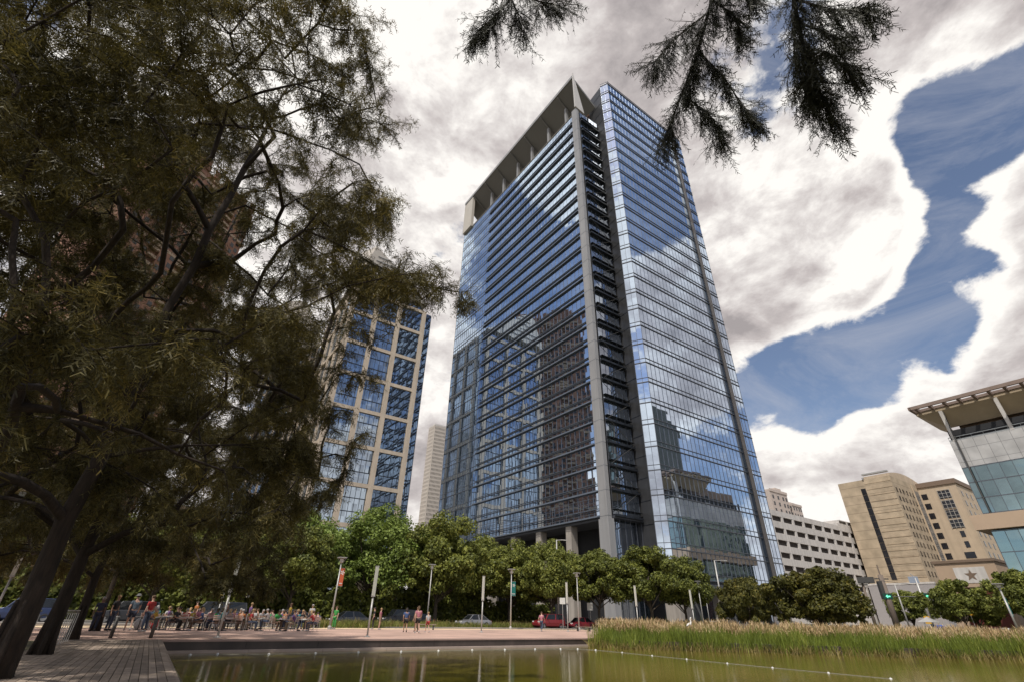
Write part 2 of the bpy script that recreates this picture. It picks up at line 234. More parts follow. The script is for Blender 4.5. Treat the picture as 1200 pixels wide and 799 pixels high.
# ------------------------------------------------------------------ the grid of the blocks (street axes) in metres
S=1.2
ANG=R(34.65)
E1=Vector((math.cos(ANG),math.sin(ANG),0)); E2=Vector((-math.sin(ANG),math.cos(ANG),0))
A0=Vector((19.3*S,94.0*S,0))
def G(p,q,z=0): v=A0+E1*p+E2*q; return Vector((v.x,v.y,z))
EYE=1.08
CY_T = [[(-11.3,4.6,12.2),(-10.2,4.3,11.8),(-8.8,4.0,11.3),(-7.8,3.8,10.9),(-10.8,5.5,14.2),(-9.6,5.5,14.3),(-6.8,3.8,10.7),(-9.6,6.1,17.1),(-9.5,7.1,18.2),(-9.7,6.8,18.6),(-8.8,6.5,18.0),(-7.9,6.7,19.0),(-7.8,3.5,8.8),(-11.2,5.2,12.3),(-10.8,4.9,12.4),(-11.0,5.6,13.7),(-6.1,3.4,8.4),(-12.3,7.5,16.7),(-9.2,5.1,12.7),(-8.5,5.2,12.8),(-9.6,6.4,15.5),(-9.4,6.5,15.4),(-7.8,6.2,14.8),(-5.8,4.6,10.8),(-7.4,6.3,14.6),(-8.8,7.9,19.6),(-5.2,4.9,12.2),(-4.8,5.4,13.5),(-4.9,6.2,14.7),(-4.6,6.7,15.2),(-7.2,3.3,7.6),(-8.7,4.6,9.5),(-9.5,4.9,10.3),(-9.8,5.1,11.5),(-12.9,7.3,15.9),(-11.0,6.7,14.6),(-9.6,6.5,14.2),(-8.1,5.4,11.8),(-11.4,8.3,16.6),(-9.5,7.6,16.5),(-11.0,9.8,19.6),(-6.8,7.2,14.7),(-8.0,8.2,18.1),(-5.2,6.5,14.3),(-4.7,6.9,14.8),(-5.1,8.7,17.5),(-6.0,2.9,6.3),(-7.8,4.1,7.7),(-8.3,4.1,8.2),(-13.0,7.1,13.4),(-7.8,4.2,7.9),(-8.2,4.4,8.9),(-12.2,7.1,13.3),(-11.9,6.9,12.8),(-10.0,5.7,10.7),(-9.9,6.2,11.6),(-8.4,5.3,10.3),(-7.9,4.9,9.6),(-13.4,8.7,16.5),(-12.9,8.4,15.9),(-7.0,4.7,9.3),(-10.4,7.3,14.0),(-10.4,7.3,13.6),(-10.5,7.5,14.0),(-7.3,5.5,10.8),(-6.6,5.1,9.7),(-5.6,4.4,9.0),(-5.8,5.0,9.5),(-8.5,7.7,14.5),(-5.8,5.2,10.1),(-6.7,6.6,12.4),(-5.5,5.3,10.3),(-10.3,10.6,19.7),(-6.3,7.3,14.1),(-9.6,10.0,19.3),(-4.4,6.2,11.3),(-5.3,7.1,12.8),(-5.7,8.2,15.4),(-5.3,8.1,15.1),(-5.0,8.8,16.7),(-10.6,5.9,9.7),(-9.5,5.0,8.7),(-13.3,7.2,11.4),(-13.7,7.7,13.1),(-6.5,3.7,6.9),(-7.8,4.5,7.8),(-7.5,4.7,7.8),(-9.4,5.8,10.0),(-7.5,4.6,7.6),(-6.6,4.3,7.4),(-11.6,7.6,13.0),(-6.8,4.6,7.9),(-9.6,6.7,11.5),(-13.6,9.8,15.5),(-9.8,6.9,11.5),(-9.5,6.9,12.1),(-10.8,8.0,13.7),(-6.1,4.7,8.0),(-12.5,10.4,16.2),(-6.8,6.3,10.8),(-7.9,7.3,12.0),(-10.9,10.2,16.5),(-5.9,6.0,10.0),(-7.9,8.3,14.3),(-5.0,5.7,10.0),(-7.4,10.0,15.9),(-6.5,10.0,16.1),(-3.7,6.4,10.8),(-5.2,10.7,17.3),(-13.9,7.6,11.5),(-12.9,7.4,10.9),(-9.4,5.3,8.3),(-12.9,7.6,11.4),(-10.9,6.6,10.1),(-12.3,8.1,11.5),(-12.8,7.9,11.9),(-14.7,10.0,14.4),(-13.1,9.5,14.3),(-11.6,8.8,13.2),(-12.9,10.1,14.0),(-13.1,10.8,15.8),(-10.6,8.8,13.3),(-8.0,7.1,10.7),(-5.6,5.1,7.6),(-8.0,7.6,11.7),(-6.3,6.9,10.6),(-9.4,10.4,15.1),(-7.5,9.5,13.8),(-6.4,7.7,11.3),(-6.3,8.7,12.7),(-6.6,12.4,17.7),(-5.0,10.9,16.4),(-6.8,4.0,6.0),(-14.6,8.8,11.5),(-13.9,8.8,12.0),(-14.7,9.1,12.0),(-10.1,6.9,9.4),(-11.1,8.0,10.5),(-8.8,6.8,9.4),(-11.0,8.6,11.7),(-7.9,6.5,9.2),(-9.2,8.7,11.3),(-12.1,10.9,14.5),(-6.1,6.4,9.0),(-10.6,12.0,16.0),(-10.5,12.7,16.9),(-9.2,11.8,14.8),(-8.3,11.1,13.9),(-3.1,6.3,8.2),(-5.2,10.7,14.0),(-10.0,6.2,7.4),(-13.1,8.2,9.3),(-8.2,5.6,7.0),(-12.5,8.4,9.8),(-11.4,8.5,9.4),(-13.6,10.2,12.0),(-11.9,9.6,10.5),(-11.1,9.5,10.4),(-11.0,9.3,10.7),(-13.6,12.1,14.2),(-6.3,5.4,7.0),(-6.6,6.5,7.8),(-11.7,12.6,14.5),(-10.9,12.1,14.0),(-11.0,12.9,15.1),(-6.2,9.2,10.4),(-10.4,14.0,16.2),(-5.6,9.1,10.8),(-4.0,8.2,9.4),(-3.6,9.5,11.1),(-12.7,8.4,8.4),(-9.8,7.0,7.1),(-6.5,4.6,5.4),(-13.6,10.1,10.0),(-9.6,8.2,8.5),(-8.3,7.6,8.0),(-13.2,12.0,12.5),(-11.5,12.0,11.7),(-10.0,11.1,11.2),(-11.2,14.6,15.1),(-7.1,10.5,10.7),(-4.4,7.3,7.9),(-7.9,13.8,13.6),(-5.4,10.2,10.8),(-4.9,12.6,13.5),(-5.8,14.1,14.9),(-13.2,10.9,9.3),(-9.4,9.0,7.9),(-10.2,11.5,9.9),(-7.1,7.6,6.9),(-11.0,14.0,12.5),(-8.3,11.0,10.0),(-7.5,12.4,10.8),(-5.3,12.5,10.7),(-5.0,10.2,9.8),(-3.1,9.3,8.2),(-2.5,8.5,7.6),(-2.6,9.5,8.5),(-12.1,9.6,7.2),(-6.1,4.8,4.3),(-7.3,6.2,5.1),(-11.2,9.4,7.6),(-9.4,8.1,6.8),(-12.6,11.4,8.6),(-12.0,11.5,8.9),(-10.0,12.5,10.0),(-9.6,12.3,9.6),(-5.3,7.9,6.4),(-7.8,12.3,9.8),(-8.0,14.1,11.5),(-3.8,7.2,5.9),(-6.0,12.4,10.3),(-7.9,16.1,13.0),(-2.5,7.1,6.5),(-9.7,7.3,5.5),(-7.6,5.9,4.5),(-5.5,4.6,3.7),(-9.8,8.0,5.7),(-10.0,8.3,5.8),(-12.6,11.0,7.3),(-10.7,9.4,6.8),(-5.6,4.9,4.1),(-12.2,10.4,7.4),(-9.4,8.7,5.8),(-12.9,13.5,9.1),(-12.3,11.9,8.2),(-9.0,8.8,6.1),(-6.7,7.5,5.3),(-6.0,6.5,4.6),(-4.8,5.6,4.2),(-6.4,7.8,5.7),(-11.3,14.0,9.7),(-7.5,10.4,7.0),(-6.5,10.3,7.0),(-5.3,8.1,5.7),(-4.5,7.3,5.6),(-7.1,12.0,8.3),(-5.9,11.8,8.4),(-7.3,13.3,9.6),(-7.4,13.5,9.5),(-5.0,9.6,6.5),(-5.5,4.4,3.2),(-14.2,11.6,6.4),(-12.8,10.6,6.6),(-6.2,5.1,3.7),(-11.7,10.2,6.3),(-12.3,12.3,7.1),(-12.5,12.9,7.8),(-10.2,12.3,7.7),(-4.9,7.0,4.9),(-11.1,15.2,9.0),(-6.6,10.4,6.2),(-5.6,11.3,6.6),(-12.5,11.0,5.6),(-7.6,6.8,3.7),(-6.2,5.4,3.4),(-9.4,11.1,5.5),(-10.6,14.9,7.2),(-4.8,7.5,4.2),(-7.0,13.5,6.4),(-6.6,14.5,7.1),(-8.6,8.7,4.2),(-7.7,8.9,4.0),(-9.2,13.8,5.4),(-14.4,12.4,4.6),(-13.3,11.9,4.3),(-8.9,8.1,3.1),(-12.9,12.8,4.4),(-10.5,11.9,4.4),(-10.9,13.8,4.9),(-5.0,8.3,3.2),(-6.2,12.0,4.7),(-5.7,12.7,4.9),(-10.7,10.0,3.1),(-10.6,9.8,3.0),(-12.1,14.6,4.0),(-8.4,13.2,4.0),(-8.4,15.1,4.3),(-7.9,15.6,3.0),(-13.9,8.8,8.4),(-14.5,8.7,10.7),(-13.8,9.1,6.8),(-12.3,6.5,10.5),(-12.1,5.4,9.2),(-10.1,4.8,6.5),(-13.2,6.5,7.6),(-7.0,4.1,12.0),(-8.7,3.2,11.2),(-10.6,3.4,5.8),(-14.7,9.6,8.1),(-14.8,8.1,9.3),(-11.9,7.9,7.7),(-14.8,10.1,8.8),(-14.7,8.2,6.4),(-10.3,5.8,6.7),(-8.7,3.2,9.1),(-7.7,3.8,5.8),(-14.7,6.2,8.7),(-13.6,7.1,11.0),(-10.9,3.0,7.1),(-13.8,4.6,9.9),(-8.5,2.9,8.8),(-10.1,6.9,5.6),(-12.7,5.1,5.1),(-11.4,8.0,6.2)],[(-13.2,11.2,17.8),(-11.1,10.0,15.7),(-10.6,11.0,17.5),(-10.7,12.3,19.2),(-13.5,8.3,11.6),(-12.5,7.8,11.7),(-14.0,9.4,13.8),(-14.7,10.0,15.1),(-13.5,10.8,15.8),(-13.6,12.0,16.9),(-10.2,9.9,14.2),(-12.9,12.9,18.7),(-11.2,11.8,17.8),(-13.4,8.1,10.9),(-12.0,7.7,10.2),(-15.1,9.9,13.1),(-10.4,7.1,9.5),(-12.9,9.6,12.3),(-14.2,10.4,13.6),(-11.7,9.3,11.9),(-11.7,10.1,13.4),(-11.0,9.9,12.3),(-10.1,9.5,12.2),(-13.9,14.9,19.0),(-15.0,14.8,19.7),(-13.6,15.9,19.0),(-9.0,13.3,17.4),(-15.5,9.6,11.4),(-14.5,9.3,11.2),(-13.3,9.9,11.0),(-14.0,10.2,11.1),(-13.2,10.1,11.4),(-16.6,13.9,14.8),(-13.7,12.5,13.6),(-11.3,11.4,13.2),(-9.6,9.4,11.1),(-15.0,15.8,17.8),(-8.5,10.9,12.2),(-13.1,15.6,17.0),(-9.1,16.3,18.2),(-13.6,9.0,9.3),(-16.3,12.8,12.0),(-13.1,10.4,10.8),(-16.1,12.7,13.3),(-14.1,13.7,13.0),(-12.9,13.5,14.1),(-9.7,10.8,11.5),(-11.1,13.9,13.8),(-10.2,14.5,14.4),(-6.6,14.1,14.9),(-11.7,8.1,7.7),(-15.1,11.0,9.3),(-11.8,8.6,7.7),(-14.3,11.0,9.4),(-12.4,9.6,8.9),(-10.5,9.4,8.2),(-15.2,13.3,11.1),(-11.5,10.7,9.6),(-8.4,10.4,9.8),(-13.8,18.5,15.0),(-11.3,17.8,14.6),(-10.1,18.5,16.3),(-7.0,12.9,12.1),(-5.6,14.8,12.4),(-18.6,13.2,10.1),(-15.8,11.7,8.9),(-14.0,14.8,11.3),(-14.2,16.1,12.8),(-10.1,11.9,9.3),(-12.8,17.5,13.6),(-5.9,14.8,12.1),(-14.8,10.8,7.7),(-13.2,10.0,7.2),(-11.2,9.0,6.1),(-15.4,14.7,9.1),(-18.2,17.3,10.5),(-15.1,15.0,10.0),(-12.8,13.6,9.5),(-13.1,17.0,11.3),(-13.4,20.8,14.0),(-10.4,18.8,12.2),(-6.9,11.4,8.2),(-15.8,12.4,7.1),(-16.8,13.5,8.0),(-15.8,13.3,8.0),(-15.7,12.9,7.7),(-14.8,13.8,7.9),(-13.4,12.4,7.3),(-10.8,10.5,6.1),(-14.3,13.8,7.9),(-13.1,13.8,8.5),(-11.8,13.2,7.8),(-11.2,13.2,7.6),(-7.9,13.1,7.5),(-13.2,20.7,11.8),(-11.0,18.4,10.9),(-8.0,15.5,8.4),(-10.3,19.5,10.2),(-9.8,19.3,11.5),(-8.8,17.4,9.8),(-12.9,10.5,5.6),(-11.8,10.5,5.7),(-10.3,10.3,5.0),(-12.0,12.3,6.1),(-15.0,15.0,7.3),(-16.7,18.3,9.3),(-13.0,15.1,7.3),(-11.1,15.0,7.2),(-12.7,19.6,8.9),(-12.4,20.5,9.1),(-7.5,11.8,6.4),(-7.3,13.8,7.0),(-9.8,20.5,10.5),(-5.9,12.7,6.3),(-18.2,16.0,6.2),(-16.4,13.8,6.0),(-18.2,16.3,6.4),(-10.1,9.9,4.0),(-13.2,13.9,5.9),(-11.8,12.7,4.9),(-14.1,17.5,7.1),(-9.4,16.8,6.3),(-10.3,18.8,8.0),(-8.9,19.2,7.2),(-5.8,12.3,5.4),(-12.1,11.9,4.5),(-11.3,14.6,5.0),(-9.2,15.9,5.3),(-9.5,17.9,5.4),(-6.7,13.6,4.4),(-8.6,19.2,6.7),(-5.3,12.1,4.0),(-13.4,13.2,3.6),(-7.9,10.7,3.4),(-10.1,19.1,4.8),(-9.1,17.5,4.5),(-7.5,14.3,3.6),(-8.4,17.4,5.0),(-5.4,11.6,3.2),(-17.4,16.4,3.6),(-14.4,15.2,3.3),(-16.5,17.3,3.7),(-13.8,15.0,3.4),(-15.9,18.9,3.5),(-12.0,17.6,3.1),(-9.1,14.4,3.2),(-10.2,14.9,3.3),(-8.9,16.7,3.6),(-16.7,9.5,6.2),(-15.7,8.9,6.0),(-18.9,14.6,6.5),(-14.3,10.7,6.2),(-17.1,11.2,7.3),(-18.9,12.0,8.3),(-16.9,9.5,5.2),(-15.8,8.6,5.6),(-17.3,13.2,8.0),(-15.2,8.5,6.5),(-12.8,10.2,5.4),(-16.9,9.1,8.6),(-19.0,12.9,5.1),(-18.3,12.0,6.7),(-19.4,13.7,7.2),(-15.9,10.1,7.9),(-13.4,8.6,8.4),(-17.7,13.5,5.2),(-12.9,8.0,9.2),(-16.0,9.7,11.3),(-14.0,10.4,6.4),(-17.8,10.0,5.3),(-19.0,14.0,6.3),(-17.2,10.0,9.1),(-5.4,10.7,9.3,1),(-4.8,11.0,9.4,1),(-4.4,11.2,9.5,1),(-3.9,11.3,9.7,1),(-3.4,11.5,9.8,1),(-2.9,11.6,9.8,1),(-2.5,11.7,9.5,1),(-2.2,11.8,10.0,1),(-1.8,11.9,9.8,1),(-1.5,11.9,9.6,1),(-3.4,11.8,9.5,1),(-2.7,11.7,9.3,1),(-5.3,11.9,8.9,1),(-5.4,11.8,7.3,1),(-4.5,12.2,8.5,1)],[(-18.2,18.3,15.0),(-19.8,19.1,16.7),(-19.2,17.8,13.7),(-20.0,20.8,14.7),(-16.2,25.2,17.7),(-18.0,16.7,11.3),(-22.0,24.3,14.5),(-20.6,24.7,15.6),(-15.4,20.4,13.8),(-14.5,19.9,12.5),(-14.5,22.5,15.0),(-18.2,16.0,9.2),(-23.7,23.3,12.9),(-19.2,20.6,10.6),(-22.1,22.8,12.6),(-14.8,17.2,10.1),(-16.3,17.9,10.6),(-14.3,19.1,10.3),(-18.4,24.5,14.0),(-17.3,28.0,15.0),(-15.4,26.1,13.6),(-10.5,21.5,11.9),(-22.7,18.1,9.0),(-19.9,16.2,7.5),(-22.6,18.1,8.6),(-20.8,19.0,9.0),(-24.8,23.2,10.2),(-19.5,18.0,8.4),(-18.7,17.5,8.0),(-23.5,24.3,11.3),(-16.9,18.7,8.9),(-18.7,21.0,9.4),(-20.2,23.2,11.2),(-15.7,18.2,8.6),(-18.3,23.7,10.6),(-13.0,18.6,8.4),(-15.9,27.6,11.6),(-11.6,21.6,9.7),(-12.9,23.8,10.6),(-11.8,25.3,12.4),(-19.0,16.4,6.8),(-24.8,21.8,8.0),(-24.3,22.9,8.4),(-22.9,21.3,8.1),(-23.7,21.1,8.6),(-19.6,18.8,7.9),(-18.1,19.0,7.2),(-15.7,17.7,7.0),(-15.5,18.2,6.8),(-16.4,19.9,7.2),(-19.8,27.2,10.6),(-20.1,27.9,9.7),(-19.0,24.8,9.5),(-17.2,24.7,9.2),(-17.1,29.1,11.3),(-11.3,24.7,9.3),(-11.5,25.0,10.1),(-16.9,15.2,5.5),(-20.4,19.3,6.6),(-23.2,21.7,7.2),(-18.5,17.4,5.1),(-20.6,20.6,6.4),(-23.7,24.7,7.4),(-20.9,23.1,6.5),(-19.4,23.4,6.6),(-17.3,21.6,6.9),(-18.0,23.5,7.4),(-14.9,21.8,7.2),(-19.5,28.2,9.3),(-14.0,21.2,6.6),(-15.3,25.8,8.1),(-15.2,29.2,9.3),(-11.3,22.6,7.5),(-10.9,24.6,7.7),(-22.2,20.8,5.0),(-22.3,21.6,5.5),(-22.2,24.1,5.8),(-18.9,22.0,5.5),(-15.1,17.2,4.0),(-18.0,20.8,5.2),(-16.3,20.6,4.9),(-14.4,17.6,4.0),(-14.8,20.6,4.7),(-12.6,26.7,5.8),(-10.7,21.0,5.7),(-19.3,18.1,3.5),(-17.2,16.1,3.1),(-21.0,21.2,3.6),(-21.1,21.9,4.2),(-21.2,24.7,4.4),(-19.6,24.1,3.9),(-15.8,19.7,3.6),(-15.5,21.8,3.4),(-15.7,21.0,3.9),(-17.0,23.3,4.4),(-16.0,24.6,3.7),(-15.7,28.1,4.7),(-14.4,28.0,5.6),(-15.3,29.0,4.5),(-20.4,21.0,2.9),(-19.1,21.3,3.0),(-20.1,22.1,3.0),(-15.9,20.9,3.1),(-18.1,23.1,3.3),(-20.5,26.8,3.3),(-19.1,27.7,3.1),(-18.2,26.5,3.6),(-20.1,27.4,3.7),(-18.3,27.8,2.9),(-16.6,26.1,3.3),(-16.7,26.1,3.3),(-15.4,26.0,3.5),(-14.0,24.8,3.0),(-14.8,26.9,3.0),(-13.5,27.7,3.0),(-11.6,23.6,3.2),(-24.7,21.0,5.0),(-23.6,20.2,5.4),(-23.5,18.2,8.7),(-22.4,19.5,5.5),(-21.8,17.6,7.7),(-24.8,22.2,5.7),(-24.4,21.1,6.6),(-21.4,16.6,8.6),(-19.1,15.7,5.5),(-22.0,17.0,8.0),(-22.7,18.0,7.4),(-23.0,18.3,6.8),(-21.0,18.8,5.0),(-24.6,20.6,6.4),(-6.3,15.8,9.6,1),(-6.8,15.6,7.6,1),(-6.0,15.9,7.4,1),(-6.8,16.7,6.4,1),(-5.9,17.0,6.0,1),(-7.0,17.6,5.4,1),(-5.4,16.1,8.9,1),(-6.4,15.7,8.7,1),(-5.3,16.1,6.5,1),(-6.7,16.7,7.0,1),(-5.9,17.0,5.3,1)],[(-24.5,32.0,16.0),(-24.1,29.8,15.3),(-25.7,31.7,15.9),(-25.3,28.3,12.8),(-22.6,30.6,13.6),(-25.0,33.2,13.7),(-23.2,34.9,15.8),(-28.7,29.0,10.8),(-30.0,30.2,11.3),(-28.2,33.3,11.7),(-26.5,33.6,11.5),(-22.3,29.1,10.2),(-18.5,28.3,10.3),(-20.7,30.1,10.9),(-22.4,33.2,12.9),(-18.3,30.6,11.8),(-16.9,29.2,10.4),(-16.9,31.7,11.2),(-16.5,30.3,10.7),(-17.1,32.8,11.5),(-31.1,30.0,9.6),(-24.1,26.7,8.4),(-23.9,26.3,7.7),(-30.5,33.4,9.0),(-25.3,30.7,8.8),(-26.0,31.0,9.2),(-21.5,29.6,8.2),(-25.7,35.8,11.1),(-22.2,35.2,11.4),(-21.8,34.7,9.4),(-18.1,32.7,10.5),(-27.3,24.7,5.8),(-28.2,28.3,5.8),(-27.1,26.5,5.8),(-23.8,24.5,6.0),(-28.4,29.5,6.7),(-26.4,27.8,6.9),(-23.2,26.0,5.9),(-28.0,34.8,6.8),(-26.2,34.3,7.3),(-25.3,35.2,8.2),(-24.8,37.3,7.4),(-20.0,30.3,7.8),(-19.6,28.3,6.9),(-22.6,32.6,8.2),(-19.3,32.2,7.4),(-23.1,37.7,8.0),(-21.3,34.4,7.2),(-30.6,28.6,5.4),(-23.6,24.9,3.7),(-26.1,27.5,4.1),(-28.6,31.5,5.1),(-23.7,27.7,5.3),(-26.0,34.0,4.7),(-24.3,31.3,5.7),(-28.1,35.8,5.4),(-18.2,28.4,4.9),(-20.8,34.1,6.6),(-19.4,32.7,6.3),(-19.2,32.7,5.9),(-28.9,27.6,3.4),(-30.1,29.0,3.4),(-31.7,31.5,3.0),(-25.1,24.6,3.3),(-30.8,32.4,3.6),(-30.6,32.0,3.7),(-30.6,31.6,3.2),(-30.1,33.7,3.2),(-28.1,32.2,4.0),(-22.5,26.7,3.3),(-25.8,31.4,3.5),(-24.4,29.2,3.0),(-26.3,31.9,3.2),(-27.3,35.7,3.0),(-24.5,34.3,4.2),(-21.3,34.0,4.4),(-18.9,31.5,3.8),(-20.5,39.1,5.1),(-16.5,32.6,4.2),(-8.3,22.5,6.0,1),(-10.2,23.9,5.7),(-10.6,23.7,4.5),(-11.2,24.6,3.1),(-11.9,25.3,2.4),(-12.5,23.9,2.6),(-13.3,23.5,2.3)]]
OH_B = [[(1.42,1.31,5.03),(1.37,1.66,4.91),(1.35,1.95,4.79),(1.32,2.26,4.74),(1.26,2.62,4.64)],[(1.35,1.95,4.79),(1.53,2.02,4.56),(1.75,2.19,4.34)],[(1.39,1.71,4.89),(1.2,2.02,5.04),(1.12,2.21,5.07)],[(1.32,2.26,4.74),(1.54,2.34,4.6),(1.62,2.41,4.38)],[(1.37,1.66,4.91),(1.49,1.68,4.75),(1.53,1.72,4.6)],[(1.41,1.48,4.98),(1.48,1.53,4.82),(1.54,1.55,4.67)],[(1.57,1.12,4.58),(1.69,1.43,4.41),(1.81,1.63,4.25),(1.93,1.78,4.1),(2.06,1.91,3.93)],[(1.69,1.43,4.41),(1.82,1.4,4.23),(1.96,1.38,4.16)],[(1.81,1.63,4.25),(1.89,1.58,4.1),(2.02,1.63,3.99)],[(1.72,1.51,4.36),(1.83,1.74,4.31),(1.95,1.9,4.15)],[(1.77,1.53,4.32),(1.9,1.54,4.25),(1.98,1.55,4.19)],[(-0.13,1.43,5.45),(-0.08,1.86,5.29),(-0.23,1.98,5.22),(-0.36,2.07,5.17)],[(-0.08,1.81,5.31),(0.14,1.82,5.19),(0.3,1.84,5.18)],[(-0.08,1.83,5.3),(-0.02,1.93,5.25),(0.03,2.05,5.2)]]
# ------------------------------------------------------------------ setting: ground, pond, plaza, street
def sheet(name, pts, z, m, kind='structure', sub=None):
    mb=MB(); mb.add([(x,y,z) for x,y in pts],[tuple(range(len(pts)))]); o=mb.build(name,m); tag(o,kind=kind); return o
DK_A=(-14.5,23.7); DK_D=Vector((.545,-.839,0)).normalized(); DK_N=Vector((-.839,-.545,0)).normalized()
deck_end=(DK_A[0]+DK_D.x*42, DK_A[1]+DK_D.y*42)
pond=[DK_A,(6.4,39.7),(7.2,37.2),(11.3,36.2),(17,35.7),(21.5,34.9),(26.7,34.5),(31.3,34.0),(60,31),(60,-20),(deck_end[0]+1,deck_end[1]-1)]
cx,cy=22,12
mb=MB(); n=len(pond)
ring=[]
for k,rr in enumerate((0,60,4000)):
    for (x,y) in pond:
        d=Vector((x-cx,y-cy)); l=d.length; d/=l
        ring.append((x,y,0) if k==0 else (cx+d.x*(l+rr),cy+d.y*(l+rr),0))
for k in range(2):
    for i in range(n): j=(i+1)%n; mb.add([ring[k*n+i],ring[k*n+j],ring[(k+1)*n+j],ring[(k+1)*n+i]],[(0,1,2,3)])
M['lawn']=mat('park_ground',(.085,.075,.038),.95,0,.35,.5,col2=(.11,.10,.05),bump=.3)
tag(mb.build('ground',M['lawn']),kind='structure')
# pond basin walls
M['darkstone']=mat('dark_basin_stone',(.065,.05,.043),.5,0,.3,1.2,streak=.3)  # dark brown stone, uneven tone with vertical streaks
M['coping']=mat('pink_coping',(.40,.28,.24),.7,0,.08,1.0)
M['ledge']=mat('pale_ledge',(.42,.335,.29),.7,0,.15,1.0)
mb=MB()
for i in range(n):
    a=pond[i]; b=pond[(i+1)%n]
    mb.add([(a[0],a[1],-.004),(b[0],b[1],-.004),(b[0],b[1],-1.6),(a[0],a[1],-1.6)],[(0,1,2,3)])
tag(mb.build('pond_bank',M['darkstone']),kind='structure')
# water
m=bpy.data.materials.new('pond_water'); N,L=nt(m); b=N['Principled BSDF']
b.inputs['Roughness'].default_value=.035; b.inputs['IOR'].default_value=1.33; b.inputs['Specular IOR Level'].default_value=.5
tc=N.new('ShaderNodeTexCoord'); mp=N.new('ShaderNodeMapping'); mp.inputs['Rotation'].default_value=(0,0,-ANG); L.new(tc.outputs['Object'],mp.inputs['Vector'])
nz=N.new('ShaderNodeTexNoise'); nz.inputs['Scale'].default_value=.12; nz.inputs['Detail'].default_value=3; L.new(mp.outputs[0],nz.inputs['Vector'])
rp=N.new('ShaderNodeValToRGB'); rp.color_ramp.elements[0].position=.35; rp.color_ramp.elements[1].position=.7
rp.color_ramp.elements[0].color=(.115,.098,.014,1); rp.color_ramp.elements[1].color=(.17,.14,.026,1)
L.new(nz.outputs['Fac'],rp.inputs['Fac']); L.new(rp.outputs[0],b.inputs['Base Color'])
mp2=N.new('ShaderNodeMapping'); mp2.inputs['Scale'].default_value=(1,2.6,1); L.new(tc.outputs['Object'],mp2.inputs['Vector'])
w=N.new('ShaderNodeTexNoise'); w.inputs['Scale'].default_value=2.2; w.inputs['Detail'].default_value=4; w.inputs['Roughness'].default_value=.6; L.new(mp2.outputs[0],w.inputs['Vector'])
bp=N.new('ShaderNodeBump'); bp.inputs['Strength'].default_value=.25; bp.inputs['Distance'].default_value=.022; L.new(w.outputs['Fac'],bp.inputs['Height']); L.new(bp.outputs[0],b.inputs['Normal'])
WZ=-.45
sheet('pond_water',[(x+(x-cx)*.004,y+(y-cy)*.004) for x,y in pond],WZ,m)
# plaza edge: wall face, ledge, coping along pond[0]->pond[1]
a=Vector((*pond[0],0)); bb=Vector((*pond[1],0)); u=(bb-a).normalized(); nn=Vector((u.y,-u.x,0)); Lw=(bb-a).length
def strip(name,o0,o1,z0,z1,m,x0=0,x1=None):
    mb=MB(); x1=x1 or Lw; k=int((x1-x0)/3.2)
    for i in range(k):
        s0=x0+(x1-x0)*i/k; s1=x0+(x1-x0)*(i+1)/k-.012
        c=a+u*((s0+s1)/2)+nn*((o0+o1)/2); c.z=(z0+z1)/2
        mb.obox(c,u*((s1-s0)/2),nn*((o1-o0)/2),(0,0,(z1-z0)/2))
    o=mb.build(name,m); tag(o,kind='structure'); return o
strip('pond_wall',.003,.05,-.62,-.055,M['darkstone'],.1)
strip('pond_ledge',.053,.42,-.6,-.36,M['ledge'],.1,Lw+.6)
strip('pond_coping',-.45,.09,-.05,.02,M['coping'],.0)
# plaza paving
M['paver']=brick_mat('pink_pavers',(.56,.37,.295),(.49,.33,.265),(.36,.25,.20),1,.6,.3,.012)
nd=M['paver'].node_tree; tcn=[x for x in nd.nodes if x.type=='TEX_COORD'][0]; br=[x for x in nd.nodes if x.type=='TEX_BRICK'][0]
mpn=nd.nodes.new('ShaderNodeMapping'); mpn.inputs['Rotation'].default_value=(0,0,-ANG); nd.links.new(tcn.outputs['Object'],mpn.inputs['Vector']); nd.links.new(mpn.outputs[0],br.inputs['Vector'])
M['gravel']=mat('pale_gravel_band',(.68,.52,.34),.9,0,.15,3,bump=.3)
M['dust']=mat('decomposed_granite',(.24,.18,.12),.95,0,.25,1.2,bump=.3)
def gq(p,q): v=G(p,q); return (v.x,v.y)
def edge(s,o): v=a+u*s-nn*o; return (v.x,v.y)
sheet('plaza',[edge(-40,.45),edge(Lw+25,.45),edge(Lw+25,22.6),edge(-40,15.6)],.006,M['paver'])
sheet('plaza_border',[edge(-40,15.6),edge(Lw+25,22.6),edge(Lw+25,26.6),edge(-40,19.8)],.010,M['gravel'])
sheet('seating_ground',[edge(-60,19.8),edge(14,21.9),edge(14,32),edge(-60,40)],.008,M['dust'])
# street (parallel to the right wing), kerbs, pavement by the tower, cross street on the left
M['asphalt']=mat('asphalt',(.055,.053,.05),.9,0,.25,.8,bump=.3)
M['sidewalk']=brick_mat('concrete_pavement',(.30,.27,.235),(.28,.25,.22),(.2,.18,.16),1,1.5,1.5,.015,offset=0)
M['paint']=mat('road_paint',(.6,.6,.56),.8,0,.15,2)
sheet('street',[gq(-130,-22.5),gq(260,-22.5),gq(260,-11),gq(-130,-11)],.012,M['asphalt'])
sheet('cross_street',[gq(-22,-10.98),gq(-9,-10.98),gq(-9,200),gq(-22,200)],.012,M['asphalt'])
sheet('side_street',[gq(62,-10.98),gq(78,-10.98),gq(78,200),gq(62,200)],.012,M['asphalt'])
mb=MB()
for k in range(50):
    p=-125+k*7.5; 
    mb.add([(*gq(p,-16.85),.018),(*gq(p+3,-16.85),.018),(*gq(p+3,-16.7),.018),(*gq(p,-16.7),.018)],[(0,1,2,3)])
tag(mb.build('lane_marking',M['paint']),kind='structure')
